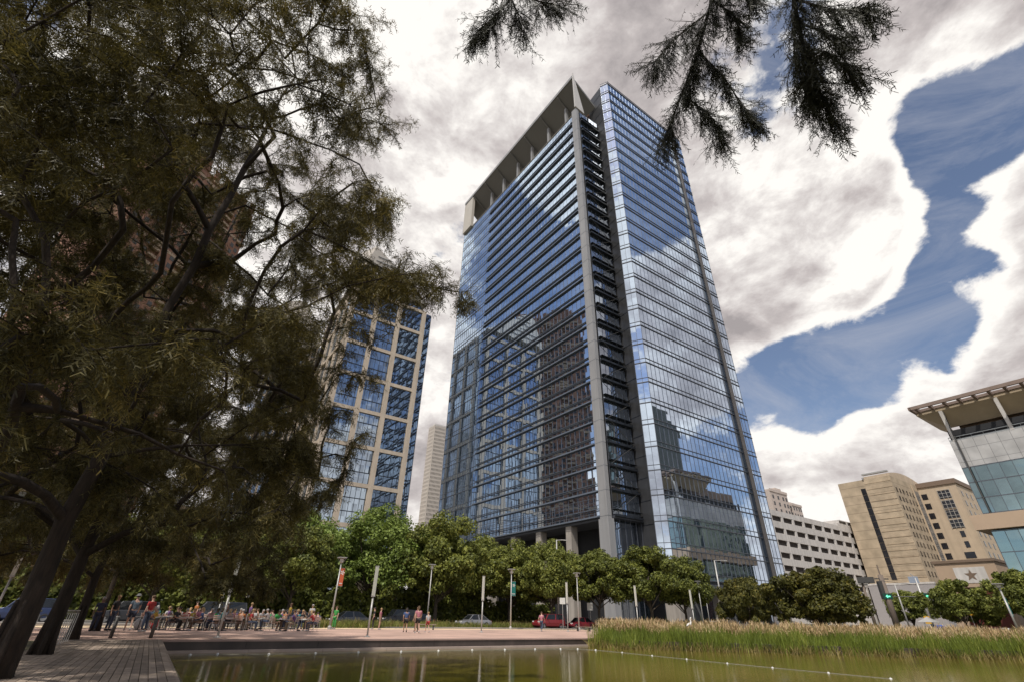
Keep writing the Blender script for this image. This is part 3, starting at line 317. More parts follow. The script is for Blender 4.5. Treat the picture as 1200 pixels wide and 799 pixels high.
def slab(name,p0,p1,q0,q1,z1,m):
    mb=MB(); c=G((p0+p1)/2,(q0+q1)/2,(z1-.2)/2); mb.obox(c,E1*((p1-p0)/2),E2*((q1-q0)/2),(0,0,(z1+.2)/2)); o=mb.build(name,m); tag(o,kind='structure')
slab('pavement',-8.9,61.9,-10.9,60,.13,M['sidewalk'])
slab('park_pavement',-130,260,-25.5,-22.6,.12,M['sidewalk'])
slab('corner_pavement',78.1,260,-10.9,60,.13,M['sidewalk'])
slab('west_pavement',-130,-22.1,-10.9,60,.13,M['sidewalk'])

# boardwalk of separate boards
M['board']=mat('weathered_boards',(.25,.195,.15),.85,0,.25,2.5,col2=(.31,.245,.195),bump=.35,island=.28)
mb=MB(); W=3.25; bw=.14
k=0; w0=0
dk_rot=math.atan2(DK_D.y,DK_D.x)
while w0<W:
    s=0
    while s<41:
        ln=random.choice((2.4,3.0,3.6,4.2)) if s>0 else random.choice((1.2,2.0,3.0,3.6)); ln=min(ln,41-s)
        mb.box(s+.004,s+ln-.004,-(w0+bw-.012),-w0,-.03,.03+random.uniform(-.002,.003)); s+=ln
    w0+=bw
o=mb.build('boardwalk',M['board']); o.location=(DK_A[0],DK_A[1],.0); o.rotation_euler=(0,0,dk_rot); tag(o,kind='structure')
mb=MB(); mb.box(0,41,.003,.06,-.62,.02); o=mb.build('boardwalk_fascia',M['board']); o.location=(DK_A[0],DK_A[1],0); o.rotation_euler=(0,0,dk_rot); tag(o,kind='structure')

# ------------------------------------------------------------------ glass facade helpers (local p,q,h)
def panes(mb, o, du, width, z0, z1, step, nrm, tilt=.0035, split=.62):
    """quads from origin o along du; each one its own island, a hair out of plane"""
    du=Vector(du); nrm=Vector(nrm); k=max(1,round(width/step)); st=width/k
    rows=[(z0,z0+(z1-z0)*split),(z0+(z1-z0)*split,z1)] if split else [(z0,z1)]
    for i in range(k):
        for (a0,a1) in rows:
            tx=random.gauss(0,tilt)*st/2; tz=random.gauss(0,tilt)*(a1-a0)/2
            P=[]
            for (s,z,sx,sz) in ((i*st,a0,-1,-1),((i+1)*st,a0,1,-1),((i+1)*st,a1,1,1),(i*st,a1,-1,1)):
                v=Vector(o)+du*s+nrm*(tx*sx+tz*sz); P.append((v.x,v.y,z))
            mb.add(P,[(0,1,2,3)])
def bar_h(mb,o,du,width,z,h,depth,nrm,mi=0):   # horizontal bar proud of plane
    du=Vector(du); nrm=Vector(nrm); c=Vector(o)+du*(width/2)+nrm*(depth/2-.02); c.z=z
    mb.obox(c,du*(width/2),nrm*(depth/2+.02),(0,0,h/2),mi)
def bar_v(mb,o,du,s,z0,z1,w,depth,nrm,mi=0):
    du=Vector(du); nrm=Vector(nrm); c=Vector(o)+du*s+nrm*(depth/2-.02); c.z=(z0+z1)/2
    mb.obox(c,du*(w/2),nrm*(depth/2+.02),(0,0,(z1-z0)/2),mi)

# ------------------------------------------------------------------ main tower
tw=thing('office_tower','tall blue glass office tower with sloping white canopy roof and dark notch','skyscraper',(A0.x,A0.y,EYE),ANG,scale=S)
FH=4.8
NL=26; zL0=17.3
fl_rows=[(zL0+i*FH, zL0+(i+1)*FH) for i in range(NL)]
# inner cores: dark boxes added inside to block light behind the glass
mb=MB(); mb.box(.35,30,2.6,50.8,17.6,141.8); mb.box(.35,30,50.9,71.5,-1,141.8); mb.box(8.7,30,.3,2.6,17.6,141.8); mb.box(6.5,30,6,50.8,-1,17.5); mb.box(.6,8.7,.35,2.5,17.6,141.8)
mb.build('inner_core',M['interior'],tw)
mb=MB(); mb.box(10.2,48.1,-5.3,29.8,7.3,158.6); mb.box(13,46,-2,28,-1,7.2); mb.build('inner_core',M['interior'],tw)
# per-storey glass bands of the left block (louvred part, plain part, end face)
for (z0,z1) in fl_rows:
    mb=MB()
    panes(mb,(0,2.5,0),(0,1,0),48.5,z0,z1,1.5,(-1,0,0),split=.64)
    panes(mb,(0,51,0),(0,1,0),20.8,z0,z1,1.5,(-1,0,0),tilt=.0025,split=.64)
    mb.build('window_band',M['glassL'],tw)
mb=MB()
panes(mb,(0,51,0),(0,1,0),20.8,-1,3,1.5,(-1,0,0)); 
for i in range(3): panes(mb,(0,51,0),(0,1,0),20.8,3+i*4.77,3+(i+1)*4.77,1.5,(-1,0,0),tilt=.0025)
mb.build('window_band',M['glassL'],tw)
for (z0,z1) in fl_rows:
    mb=MB(); panes(mb,(1,0,0),(1,0,0),7.7,z0,z1,1.5,(0,-1,0),tilt=.003); mb.build('balcony_window',M['glassE'],tw)
# shelves (louvres) per storey, 26 parts
for (z0,z1) in fl_rows[0:]:
    mb=MB()
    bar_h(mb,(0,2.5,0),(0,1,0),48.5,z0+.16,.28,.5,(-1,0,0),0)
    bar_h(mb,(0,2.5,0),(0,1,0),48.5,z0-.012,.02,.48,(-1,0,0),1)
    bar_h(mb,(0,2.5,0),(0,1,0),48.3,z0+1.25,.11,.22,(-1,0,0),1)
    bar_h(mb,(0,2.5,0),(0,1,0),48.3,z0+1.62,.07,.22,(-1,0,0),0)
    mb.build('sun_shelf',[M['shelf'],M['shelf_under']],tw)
for (z0,z1) in fl_rows:
    mb=MB()
    bar_h(mb,(1,0,0),(1,0,0),7.7,z0+.2,.42,.8,(0,-1,0))
    bar_h(mb,(1,0,0),(1,0,0),7.7,z0+1.35,.08,.75,(0,-1,0))
    for s in (2.5,5.1): bar_v(mb,(1,-.9,0),(1,0,0),s,z0,z0+1.4,.06,.06,(0,-1,0))
    mb.build('balcony_shelf',M['dark_frame'],tw)
mb=MB()
for i in range(0,33):
    s=i*1.515
    bar_v(mb,(0,2.5,0),(0,1,0),s,zL0,142,.07,.07,(-1,0,0))
for i in range(0,15): bar_v(mb,(0,51,0),(0,1,0),i*1.4857,-1,142,.07,.07,(-1,0,0))
for (z0,z1) in fl_rows+[(3+i*4.77,0) for i in range(3)]:
    bar_h(mb,(0,51,0),(0,1,0),20.8,z0,.14,.13,(-1,0,0)); bar_h(mb,(0,51,0),(0,1,0),20.8,z0+1.3,.08,.09,(-1,0,0))
for i in range(6): bar_v(mb,(1,0,0),(1,0,0),i*1.54,0,142,.07,.07,(0,-1,0))
mb.build('mullion_grid',M['frame'],tw)
# cross bracing rods on the end face
mb=MB()
for i in range(0,25,1):
    z0=zL0+i*FH; d=1 if i%2==0 else -1
    p0=(1.2 if d>0 else 8.4,-.7,z0+.6); p1=(8.4 if d>0 else 1.2,-.7,z0+FH+.5)
    mb.tube([p0,p1],.06,6)
mb.build('bracing_rod',M['steel_dark'],tw)
# pier and fin
mb=MB(); mb.box(-.55,0.5,-.1,2.0,16.9,143); mb.box(-.7,.8,-.3,2.3,-1,16.85); 
for i in range(26): mb.box(-.57,.52,-.12,2.02,zL0+i*FH-.03,zL0+i*FH+.03,1)
mb.box(-.1,.7,2.02,2.5,16.9,142,1); mb.build('corner_pier',[M['pier'],M['frame']],tw)
mb=MB(); mb.add([(-1.0,-.36,143),(2.9,-.36,142.4),(-1.0,-.36,161.8),(-1.0,.1,143),(2.9,.1,142.4),(-1.0,.1,161.8)],[(0,1,2),(5,4,3),(0,3,4,1),(1,4,5,2),(2,5,3,0)])
mb.build('roof_fin',mat('pale_fin',(.56,.54,.52),.45,.1,.05,.2),tw)
# canopy
mb=MB()
q0,q1=.12,71.8
mb.add([(-1.0,q0,159.3),(-1.0,q1,159.3),(9.0,q1,151.5),(9.0,q0,151.5),(-1.0,q0,160.4),(-1.0,q1,160.4),(9.0,q1,152.6),(9.0,q0,152.6)],[(0,1,2,3),(4,7,6,5),(0,4,5,1),(1,5,6,2),(2,6,7,3),(3,7,4,0)])
for q in (8.2,17.8,27.7,36.8,46.6,55.6,64.5):
    mb.add([(-.7,q-.25,158.75),(-.7,q+.25,158.75),(8.8,q+.25,151.3),(8.8,q-.25,151.3),(-.7,q-.25,158.35),(-.7,q+.25,158.35),(8.8,q+.25,150.3),(8.8,q-.25,150.3)],[(0,1,2,3),(4,7,6,5),(0,4,5,1),(1,5,6,2),(2,6,7,3),(3,7,4,0)])
mb.build('roof_canopy',M['canopy_soffit'],tw)
mb=MB(); mb.box(-1.12,-1.01,0,71.9,159.2,160.5); mb.build('canopy_fascia',M['pier'],tw)
for q in (8.2,17.8,27.7,36.8,46.6,55.6):
    mb=MB(); mb.box(2.6,3.5,q-.45,q+.45,142.1,155.2); mb.build('roof_column',M['pier'],tw)
mb=MB(); mb.box(8.6,9,3,66,142.1,151.2)
for i in range(12): mb.box(8.45,8.58,3+i*5.3,5.6+i*5.3,143.5,150.2,1)
mb.build('penthouse_wall',[mat('penthouse_brown',(.23,.13,.085),.8,0,.2,.3),M['interior']],tw)
mb=MB(); mb.box(-.2,30,0,71.9,141.85,142.05); mb.build('roof_deck',M['concrete'],tw)
mb=MB(); mb.box(-.9,.3,65.2,72,142.1,158.95); mb.build('roof_end_wall',mat('roof_end_panel',(.50,.47,.42),.6,0,.05,.3),tw)
# base of the left block
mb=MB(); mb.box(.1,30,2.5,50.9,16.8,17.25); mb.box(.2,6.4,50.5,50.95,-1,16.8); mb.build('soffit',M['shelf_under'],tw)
for q in (12.1,22.2,32.0,41.5):
    mb=MB(); mb.box(.2,1.9,q-.85,q+.85,-1,16.8); mb.box(-.0,2.1,q-1.05,q+1.05,-1,-.2); mb.build('base_column',M['concrete'],tw)
for q in (7,17,27,37,46):
    mb=MB(); mb.box(4.5,5.7,q-.6,q+.6,-1,16.8); mb.build('inner_column',M['concrete'],tw)
mb=MB()
for z in (17.9,18.8,19.9,20.8): mb.tube([(-.95,2.5,z),(-.95,51,z)],.055,5)
for i in range(12): mb.tube([(-.95,2.5+i*4.41,17.3),(-.95,2.5+i*4.41,20.8)],.045,4)
mb.build('screen_rails',M['frame'],tw)
# lobby glass in the notch
mb=MB(); 
for i in range(4): panes(mb,(1,1.2,0),(1,0,0),8.8,-1+i*4.5,-1+(i+1)*4.5,1.5,(0,-1,0),tilt=.004)
mb.build('lobby_window',M['glassE'],tw)
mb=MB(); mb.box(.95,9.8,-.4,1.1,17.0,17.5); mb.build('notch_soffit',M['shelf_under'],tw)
# right wing: storeys
RDIR=Vector((1.17,-2.26,0)).normalized(); RNRM=Vector((-2.26,-1.17,0)).normalized()
zR0=7.0; NR=31; FR=(158.9-zR0)/NR
for i in range(NR):
    z0=zR0+i*FR; mb=MB()
    panes(mb,(9.86,-5.6,0),(1,0,0),38.5,z0,z0+FR,1.48,(0,-1,0),tilt=.0024,split=.66)
    panes(mb,(8.69,-3.34,0),RDIR,2.545,z0,z0+FR,1.3,RNRM,tilt=.0024,split=.66)
    mb.build('window_band',M['glassR'],tw)
mb=MB()
for i in range(27): bar_v(mb,(9.86,-5.6,0),(1,0,0),i*38.5/26,zR0,158.9,.06,.06,(0,-1,0))
for i in range(3): bar_v(mb,(8.69,-3.34,0),RDIR,i*1.27,zR0,158.9,.07,.07,RNRM)
for i in range(NR+1):
    z0=zR0+i*FR
    bar_h(mb,(9.80,-5.6,0),(1,0,0),38.6,z0,.17,.20,(0,-1,0)); bar_h(mb,(9.80,-5.6,0),(1,0,0),38.6,z0+1.05,.11,.14,(0,-1,0))
    bar_h(mb,(8.69,-3.34,0),RDIR,2.6,z0,.17,.18,RNRM); bar_h(mb,(8.69,-3.34,0),RDIR,2.6,z0+1.05,.09,.12,RNRM)
mb.build('mullion_grid',M['frame'],tw)
mb=MB(); mb.box(42.45,43.15,-6.5,-5.75,7.5,158); mb.box(42.3,43.3,-5.95,-5.62,7.5,158,1); mb.build('facade_fin',[mat('bronze_fin',(.11,.10,.095),.5,.2,.1),M['dark_frame']],tw)
def gpr(o,z0,z1,mi):
    P=[(8.69-o,-3.33),(10.1,-3.33),(10.1,4.5),(9.5-o,4.5)]
    mb.add([(x,y,z0) for x,y in P]+[(x,y,z1) for x,y in P],[(0,3,2,1),(4,5,6,7),(0,1,5,4),(1,2,6,5),(2,3,7,6),(3,0,4,7)],mi)
mb=MB(); gpr(0,7,158.6,0)
for i in range(34): gpr(.05,7.5+i*FH*.93-.05,7.5+i*FH*.93+.05,1)
mb.build('granite_wall',[M['granite'],M['dark_frame']],tw)
mb=MB(); mb.box(9.8,48.5,-5.65,30,158.92,159.5); mb.build('parapet',M['frame'],tw)
mb=MB()
for i in range(31): panes(mb,(48.36,-5.6,0),(0,1,0),35.6,zR0+i*FR,zR0+(i+1)*FR,3.0,(1,0,0),tilt=.002)
mb.build('side_glazing',M['glassR'],tw)
# base of the right wing
mb=MB(); mb.box(9.9,48.3,-5.5,2,6.6,6.95); mb.box(9.5,48.4,-7.2,-5.72,5.2,5.5); mb.box(9.5,48.4,-7.1,-6.9,5.5,6.3,0); mb.build('base_soffit',M['shelf_under'],tw)
mb=MB()
for i in range(26): mb.box(10+i*1.5,10.07+i*1.5,-7.15,-7.05,4.6,5.5)
mb.box(9.5,48.4,-7.15,-7.02,4.5,4.62); mb.build('awning_slats',M['steel_dark'],tw)
for p in (12.6,24.0,35.5,46.5):
    mb=MB(); mb.box(p-1.0,p+1.0,-5.2,-3.4,-1,6.6); mb.box(p-1.15,p+1.15,-5.3,-3.3,-1,-.4); mb.build('base_column',M['concrete'],tw)
mb=MB(); panes(mb,(10,-2.1,0),(1,0,0),36,-1,6.6,2.2,(0,-1,0),tilt=.004); mb.build('shop_window',M['glassE'],tw)
# low glass link filling the bottom of the right wing corner
mb=MB(); mb.box(9.86,11.6,-5.58,-2.5,-1,6.6); mb.build('corner_base',M['concrete'],tw)
# ------------------------------------------------------------------ stone grid tower on the left (local axes p,q; origin its right front corner)
def far_root(name,label,cat,x,y): return thing(name,label,cat,(x*S,y*S,EYE),ANG,scale=S)
lb=far_root('stone_grid_tower','glass office tower with tan stone grid and slanted crown behind the shade trees','office tower',-29.96,145.96)
mb=MB(); mb.box(-27.5,-.3,.5,34,-1,94); mb.box(-43,-28.9,35,50,-1,87); mb.build('inner_core',M['interior'],lb)
cols=[-28.2,-20.2,-12.0,-2.9]
rows=[-1,10,21,31.9,42.8,53.7,64.6,75.5,86.4,95.4]
for j in range(len(rows)-1):
    mb=MB()
    for k in range(3):
        z0=rows[j]+(rows[j+1]-rows[j])*k/3; z1=rows[j]+(rows[j+1]-rows[j])*(k+1)/3
        panes(mb,(-28.2,.0,0),(1,0,0),28.2,z0,z1,1.45,(0,-1,0),tilt=.006,split=.6)
        panes(mb,(-28.2,34,0),(0,-1,0),34,z0,z1,2.8,(-1,0,0),tilt=.006,split=.6)
        panes(mb,(0,0,0),(0,1,0),34,z0,z1,2.8,(1,0,0),tilt=.006,split=.6)
    mb.build('window_band',M['glassB'],lb)
mb=MB()
for c in cols: mb.box(c-.75,c+.75,-.55,-.02,-1,95.8)
for z in rows[1:]:
    for a0,a1 in zip(cols,cols[1:]): mb.box(a0+.75,a1-.75,-.5,-.02,z-.55,z+.55)
mb.build('stone_grid',M['stone'],lb)
mb=MB()
for q in (0.9,8.5,16.5,24.5,33): mb.box(-28.75,-28.22,q-.75,q+.75,-1,95)
for z in rows[1:]:
    for a0,a1 in zip((.9,8.5,16.5,24.5),(8.5,16.5,24.5,33)): mb.box(-28.7,-28.22,a0+.75,a1-.75,z-.55,z+.55)
mb.build('stone_grid',M['stone'],lb)
mb=MB()
for q in (3,11,19,27,33.4): mb.box(.02,.55,q-.75,q+.75,-1,95.8)
for z in rows[1:]:
    for a0,a1 in zip((3,11,19,27),(11,19,27,33.4)): mb.box(.02,.5,a0+.75,a1-.75,z-.55,z+.55)
mb.build('stone_grid',M['stone'],lb)
mb=MB()
for i in range(20):
    s=-27.5+i*1.45; mb.box(s-.04,s+.04,-.12,-.01,-1,95)
for j in range(len(rows)-1):
    for k in (1,2): z=rows[j]+(rows[j+1]-rows[j])*k/3; mb.box(-28,-.1,-.14,-.012,z-.1,z+.1)
mb.build('mullion_grid',M['dark_frame'],lb)
# slanted crown: a big folded roof plate rising to the left
mb=MB(); mb.box(-27,-4,1,33,95.9,98.8); mb.build('attic_glazing',M['glassB'],lb)
mb=MB()
mb.add([(-29,-1.0,99),(-9.5,-1.0,99),(-10.5,-1.0,105.2),(-24.6,-1.0,115.5),(-29.5,4,112),  (-29,34,99),(-9.5,34,99),(-10.5,34,105.2),(-24.6,34,115.5)],
 [(0,1,2,3),(0,3,4),(1,6,7,2),(2,7,8,3),(3,8,4),(0,4,8,5),(5,8,7,6),(0,5,6,1)])
mb.add([(-9.4,-.6,98.9),(-2.2,-.6,98.9),(-10.4,-.6,105),(-9.4,30,98.9),(-2.2,30,98.9),(-10.4,30,105)],[(0,1,2),(5,4,3),(1,4,5,2),(0,3,4,1),(0,2,5,3)])
mb.build('crown_roof',M['stone_roof'],lb)
mb=MB()
for k in range(6): z=101+k*2; mb.box(-25.5+k*.4,-12+k*-1.2,-1.25,-1.02,z,z+.35)
mb.build('crown_louvre',M['steel'],lb)
# rear left wing with a leaning roof plate and thin fins
WQ=27
mb=MB(); panes(mb,(-43,WQ+7.7,0),(1,0,0),14.4,-1,88,1.4,(0,-1,0),tilt=.006,split=None); mb.build('side_window',M['glassB'],lb)
mb=MB(); mb.add([(-46,WQ+4,76),(-44,WQ+4,101),(-38.5,WQ+4,103),(-29,WQ+4,88),(-46,WQ+22,76),(-44,WQ+22,101),(-38.5,WQ+22,103),(-29,WQ+22,88)],[(0,3,2,1),(4,5,6,7),(0,1,5,4),(1,2,6,5),(2,3,7,6),(3,0,4,7)]); mb.build('wing_roof',M['stone_roof'],lb)
for k in range(8):
    mb=MB(); s_=-42+k*1.75; mb.box(s_-.25,s_+.25,WQ+6.4,WQ+7.5,-1,82+k*.9); mb.build('facade_fin',M['stone'],lb)
mb=MB()
for k in range(23): mb.box(-43,-29,WQ+7.45,WQ+7.68,3+k*3.6,3.7+k*3.6)
mb.build('floor_band',M['stone'],lb)

# ------------------------------------------------------------------ pale far tower
st=far_root('pale_grid_tower','slender pale tower with a fine grid of windows, farthest away between the two glass towers','skyscraper',-49.1,296.0)
mb=MB(); mb.box(.4,7.9,.4,8.8,-1,108.4); mb.build('inner_core',M['window_dark'],st)
mb=MB()
for i in range(45): z=108.5-i*2.45; mb.box(0,8.1,0,.3,z-1.0,z); mb.box(-.05,.3,.31,9,z-1.0,z)
for i in range(10): s_=i*7.7/9; mb.box(s_,s_+.42,-.06,.28,-1,108.5)
for i in range(10): s_=.35+i*8.2/9; mb.box(-.1,.28,s_,s_+.42,-1,108.5)
mb.build('grid_wall',mat('pale_grid_wall',(.55,.50,.45),.8,0,.04,.3),st)
mb=MB(); mb.box(-.15,8.25,-.1,9.1,108.5,109.6); mb.build('parapet',M['white_wall'],st)

# ------------------------------------------------------------------ tall brick residential tower behind the cypresses (also seen in the glass)
rb=thing('brick_apartment_tower','tall red brown brick apartment tower half hidden behind the cypress foliage','apartment tower',(-141*S,127*S,EYE),math.atan2(44,12),scale=S)
mb=MB(); mb.box(0,46,0,32,-1,168); mb.box(6,20,3,28,168,178); mb.box(30,42,3,28,168,175)
for k in range(9): mb.box(k*5.3,k*5.3+2.6,-.6,.2,168,170.5+(k%3)*1.5)
mb.build('brick_wall',M['redbrick'],rb)
mb=MB()
for s in (4,14.5,25,35.5): mb.box(s,s+6.5,-1.4,-.02,-1,164,0)
for i in range(12): mb.box(-.2,46.2,-1.55,-.05,14*i+8,14*i+9.2,1)
mb.build('bay_wall',[M['redbrick'],M['brick_pale']],rb)
mbs=MB(); nw=0
for i in range(46,-1,-1):
    z=3+i*3.6
    if z>164: continue
    for s in (1,4.6,8.3,11.8,15.2,18.8,22.2,25.6,29.2,32.7,36.2,39.7,43.2): 
        y=-1.48 if any(a<s<a+5 for a in (4,14.5,25,35.5)) else -.08
        if nw<100: mb=MB(); mb.box(s,s+1.7,y,y+.06,z,z+2.0); mb.build('window',M['window_dark'],rb); nw+=1
        else: mbs.box(s,s+1.7,y,y+.06,z,z+2.0)
tag(mbs.build('lower_windows',M['window_dark'],rb),kind='stuff')
mbs=MB(); nw=0
for i in range(45,-1,-1): 
    z=3+i*3.6
    for s in (10.9,21.4,32):
        if nw<99: mb=MB(); mb.box(s,s+3.2,-1.9,-.7,z-.3,z+.8); mb.build('balcony',M['brick_pale'],rb); nw+=1
        else: mbs.box(s,s+3.2,-1.9,-.7,z-.3,z+.8)
tag(mbs.build('lower_balconies',M['brick_pale'],rb),kind='stuff')
# low dark building reflected between them
rl=thing('low_brick_building','low brown brick building behind the seating area trees','building',(-112*S,170*S,EYE),ANG,scale=S)
mb=MB(); mb.box(0,30,0,40,-1,30); mb.box(-.4,30.4,-.4,40.4,30,31.2,1); mb.build('wall',[M['redbrick'],M['brick_pale']],rl)
for i in range(7):
    for (k) in range(8):
        mb=MB(); mb.box(30.02,30.1,2+k*4.8,4.6+k*4.8,2+i*4,4.3+i*4); mb.build('window',M['window_dark'],rl)
# dark glass tower out of frame on the right, seen only mirrored in the glass
dt=far_root('dark_glass_tower','dark green glass tower beyond the park on the right','skyscraper',148,72)
mb=MB(); mb.box(0,20,0,19,-1,80); mb.box(3,17,3,16,80,86); mb.build('shaft',mat('dark_tower_wall',(.045,.06,.055),.4,0,.2,.3),dt)
mb=MB()
for i in range(20): 
    for k in range(9): mb.box(-.1,-.01,.6+k*2.05,2.1+k*2.05,i*4,i*4+2.4)
mb.build('window_grid',M['glassT'],dt)
for i in range(5):
    mb=MB(); mb.box(-.9,-.1,1+i*4.2,1.5+i*4.2,0,80); mb.build('facade_rib',M['concrete'],dt)

# ------------------------------------------------------------------ parking garage
gr=far_root('parking_garage','white precast parking garage with rows of dark openings right of the glass tower','parking garage',80.6,149.7)
mb=MB(); mb.box(-20,56.8,.6,40,-2,30); mb.build('inner_decks',M['void'],gr)
top=30.4; pitch=3.45; bay=6.4
mb=MB()
ends=57.2
zs=[top-1.6-i*pitch for i in range(8)]      # top of each opening row
nb=12
prev=top
for i,z in enumerate(zs):
    mb.box(-20,ends,0,.5,z,prev); prev=z-1.55
mb.box(-20,ends,0,.5,-2,prev)
for k in range(nb+1):
    s=ends-1.0-k*bay
    for z in zs: mb.box(s-.55 if k else s-.1,s+.55 if k else ends,.02,.48,z-1.55,z)
mb.box(ends-.02,ends+.4,0,40,-2,top)
mb.box(42,ends+.4,.0,38,top,top+.9); mb.box(44.5,ends,.03,30,top+.9,top+2.2)
mb.build('precast_wall',M['white_wall'],gr)
n_=0
for i,z in enumerate(zs):
    for k in range(nb):
        if n_>=96: break
        s=ends-1.0-(k+1)*bay
        mb=MB(); mb.box(s+.55,s+bay-.55,.52,.58,z-1.55,z); 
        if (i*7+k*3)%5: mb.box(s+.55,s+bay-.55,.35,.40,z-1.55+.45,z-1.55+.53,1)
        mb.build('parking_opening',[M['void'],M['steel_dark']],gr); n_+=1
mb=MB(); mb.box(ends-13,ends-8,-.03,.02,top+1.1,top+1.9); mb.box(ends-6.5,ends-2,-.03,.02,top+1.1,top+1.9); mb.build('roof_opening',M['window_dark'],gr)
# ------------------------------------------------------------------ apartment tower behind the garage
ap=far_root('balcony_apartment_tower','pale apartment tower with stacked balconies showing above the white parking garage','apartment tower',144.3,258)
mb=MB(); mb.box(-8,9,0,16,-2,62); mb.box(9,14,3,16,-2,60); mb.box(14,24,1,16,-2,57.5); mb.box(2,8,2,10,62,64.5); mb.box(15,22,3,12,57.5,59); mb.box(-8.3,9.2,-.3,.0,61,62.4); mb.box(13.8,24.3,.7,1,56.6,57.9)
mb.build('wall',mat('apartment_wall',(.55,.47,.42),.8,0,.06,.3,streak=.1),ap)
for i in range(8):
    z=57.5-i*3.4
    for s in (-6.5,-1.5,3.5,6.6): mb=MB(); mb.box(s,s+1.5,-.06,.02,z,z+1.9); mb.build('window',M['window_dark'],ap)
    mb=MB(); mb.box(9.4,13.7,1.2,2.9,z-2.3,z-2.1); mb.box(9.4,13.7,1.2,1.3,z-2.1,z-1.2); mb.build('balcony',M['steel_dark'],ap)
    mb=MB(); mb.box(9.6,13.6,2.93,2.98,z-2.0,z+.4); mb.build('balcony_door',M['window_dark'],ap)
    for s in (15,17.6,20.4,22.4): mb=MB(); mb.box(s,s+1.1,.94,1.02,z-3.2,z-1.5); mb.build('window',M['window_dark'],ap)
# ------------------------------------------------------------------ beige hotel: box with arched roof and lower-right wing, corner at near edge
ho=far_root('beige_hotel','beige hotel with arched roof, slit window strip and rows of small windows','hotel',131.9,163.4)
H1=47.0
mb=MB(); mb.box(.1,30.2,.1,16.8,-2,45.6); 
mb.build('main_block',M['beige'],ho)
# arched head: barrel along e2, over p 0..30, between q 0 and 7.8
mb=MB(); prof=[(p,45.62+2.6*math.sin(PI*(p+4)/38)) for p in [.1+i*30/16 for i in range(17)]]
vs=[(p,.1,z) for p,z in prof]+[(p,7.9,z) for p,z in prof]; n17=17
fs=[(i,i+1,n17+i+1,n17+i) for i in range(16)]
vs+= [(p,.1,45.6) for p,z in prof]+[(p,7.9,45.6) for p,z in prof]
fs+=[(34+i,35+i,i+1,i) for i in range(16)]+[(17+i,18+i,52+i,51+i) for i in range(16)]+[(34,0,17,51),(16,50,67,33)]
mb.add(vs,fs); mb.build('arched_roof',M['beige_plain'],ho)
mb=MB(); mb.box(-.25,.35,7.95,8.5,45.6,46.3); mb.box(-.2,1,.2,8.2,47.0,47.5); mb.build('roof_trim',M['steel'],ho)
for j in range(13):
    mb=MB(); z0=42.6-j*2.25; mb.box(.0,.09,8.45,9.95,z0-2.1,z0); mb.build('slit_window',M['window_dark'],ho)
for i in range(10):
    z=41.9-i*2.9
    for s in (2.0,4.7,7.4,10.8,13.5,16.2):
        mb=MB(); mb.box(s,s+.95,.02,.09,z-1.55,z); mb.build('window',M['window_dark'],ho)
mb=MB(); mb.box(17.9,18.3,-.2,.08,10,45)
for j in range(22): mb.box(.0,.085,.2,8.2,2+j*2,2.04+j*2)
mb.build('pilaster',M['beige_plain'],ho)
mb=MB(); mb.box(18.6,22.6,.0,.09,-2,43)
mb.build('curtain_glass',M['window_dark'],ho)
mb=MB()
for k in range(5): mb.box(18.6+k*.98,18.68+k*.98,-.06,.0,-2,43)
for k in range(32): mb.box(18.6,22.6,-.05,.0,43-k*1.4,43.08-k*1.4)
mb.build('curtain_mullions',mat('pale_mullion',(.42,.40,.38),.5,0,.05),ho)
mb=MB(); mb.box(-1.2,-.0,-1.2,17,-2,12.0); mb.box(.1,30,-1.2,.02,-2,8); mb.box(-1.3,0,-1.3,17,12.0,12.5,1); mb.build('podium_wall',[mat('grey_podium',(.36,.34,.34),.8,0,.06),M['white_wall']],ho)
txt=bpy.data.curves.new('hotel_sign','FONT'); txt.body='EMBASSY SUITES'; txt.size=2.1; txt.extrude=.12; txt.align_x='LEFT'
to=bpy.data.objects.new('hotel_sign_text',txt); C.objects.link(to); dg=bpy.context.evaluated_depsgraph_get(); me=bpy.data.meshes.new_from_object(to.evaluated_get(dg)); bpy.data.objects.remove(to)
so=bpy.data.objects.new('sign_lettering',me); C.objects.link(so); so.parent=ho; so.location=(4.2,-.06,10.0); so.rotation_euler=(PI/2,0,0); me.materials.clear(); me.materials.append(M['brown_dark'])
mb=MB(); mb.add([(2.7+1.25*math.cos(t),-.12,10.8+1.25*math.sin(t)) for t in [2*PI*k/20 for k in range(20)]],[tuple(range(20))]); mb.build('sign_emblem',M['brown_dark'],ho)
# second hotel wing
hw=far_root('beige_hotel_wing','beige hotel wing with paired windows and dark glazed corner strip beside the tan terrace building','hotel',157.6,167.5)
mb=MB(); mb.box(.1,24,.1,12.4,-2,44.6); mb.box(-.3,24.3,-.3,12.6,44.6,46.2,1); mb.build('wall',[M['beige_plain'],M['brown_dark']],hw)
for i in range(11):
    z=42.3-i*3.3
    mb=MB(); mb.box(.0,.09,9.2,10.9,z-1.9,z); mb.build('window',M['window_dark'],hw)
    if i<4: mb=MB(); mb.box(-.02,.09,2.4,5.9,z-2.3,z+.4); 
    else: mb=MB(); mb.box(.0,.09,(2.8 if i>5 else 3.2),(5.6 if i>5 else 4.4),z-1.9,z)
    mb.build('wide_window',M['window_dark'],hw)
    for s in (3,8,13): mb=MB(); mb.box(s,s+1.2,.0,.09,z-1.7,z); mb.build('window',M['window_dark'],hw)
mb=MB()
for q in (2.4,3.5,4.7,5.85): mb.box(-.16,-.03,q,q+.1,30,43)
for k in range(11): mb.box(-.15,-.03,2.4,5.9,42.9-k*1.25,43-k*1.25)
mb.build('window_frame',mat('pale_frame',(.5,.47,.43),.5,0,.05),hw)
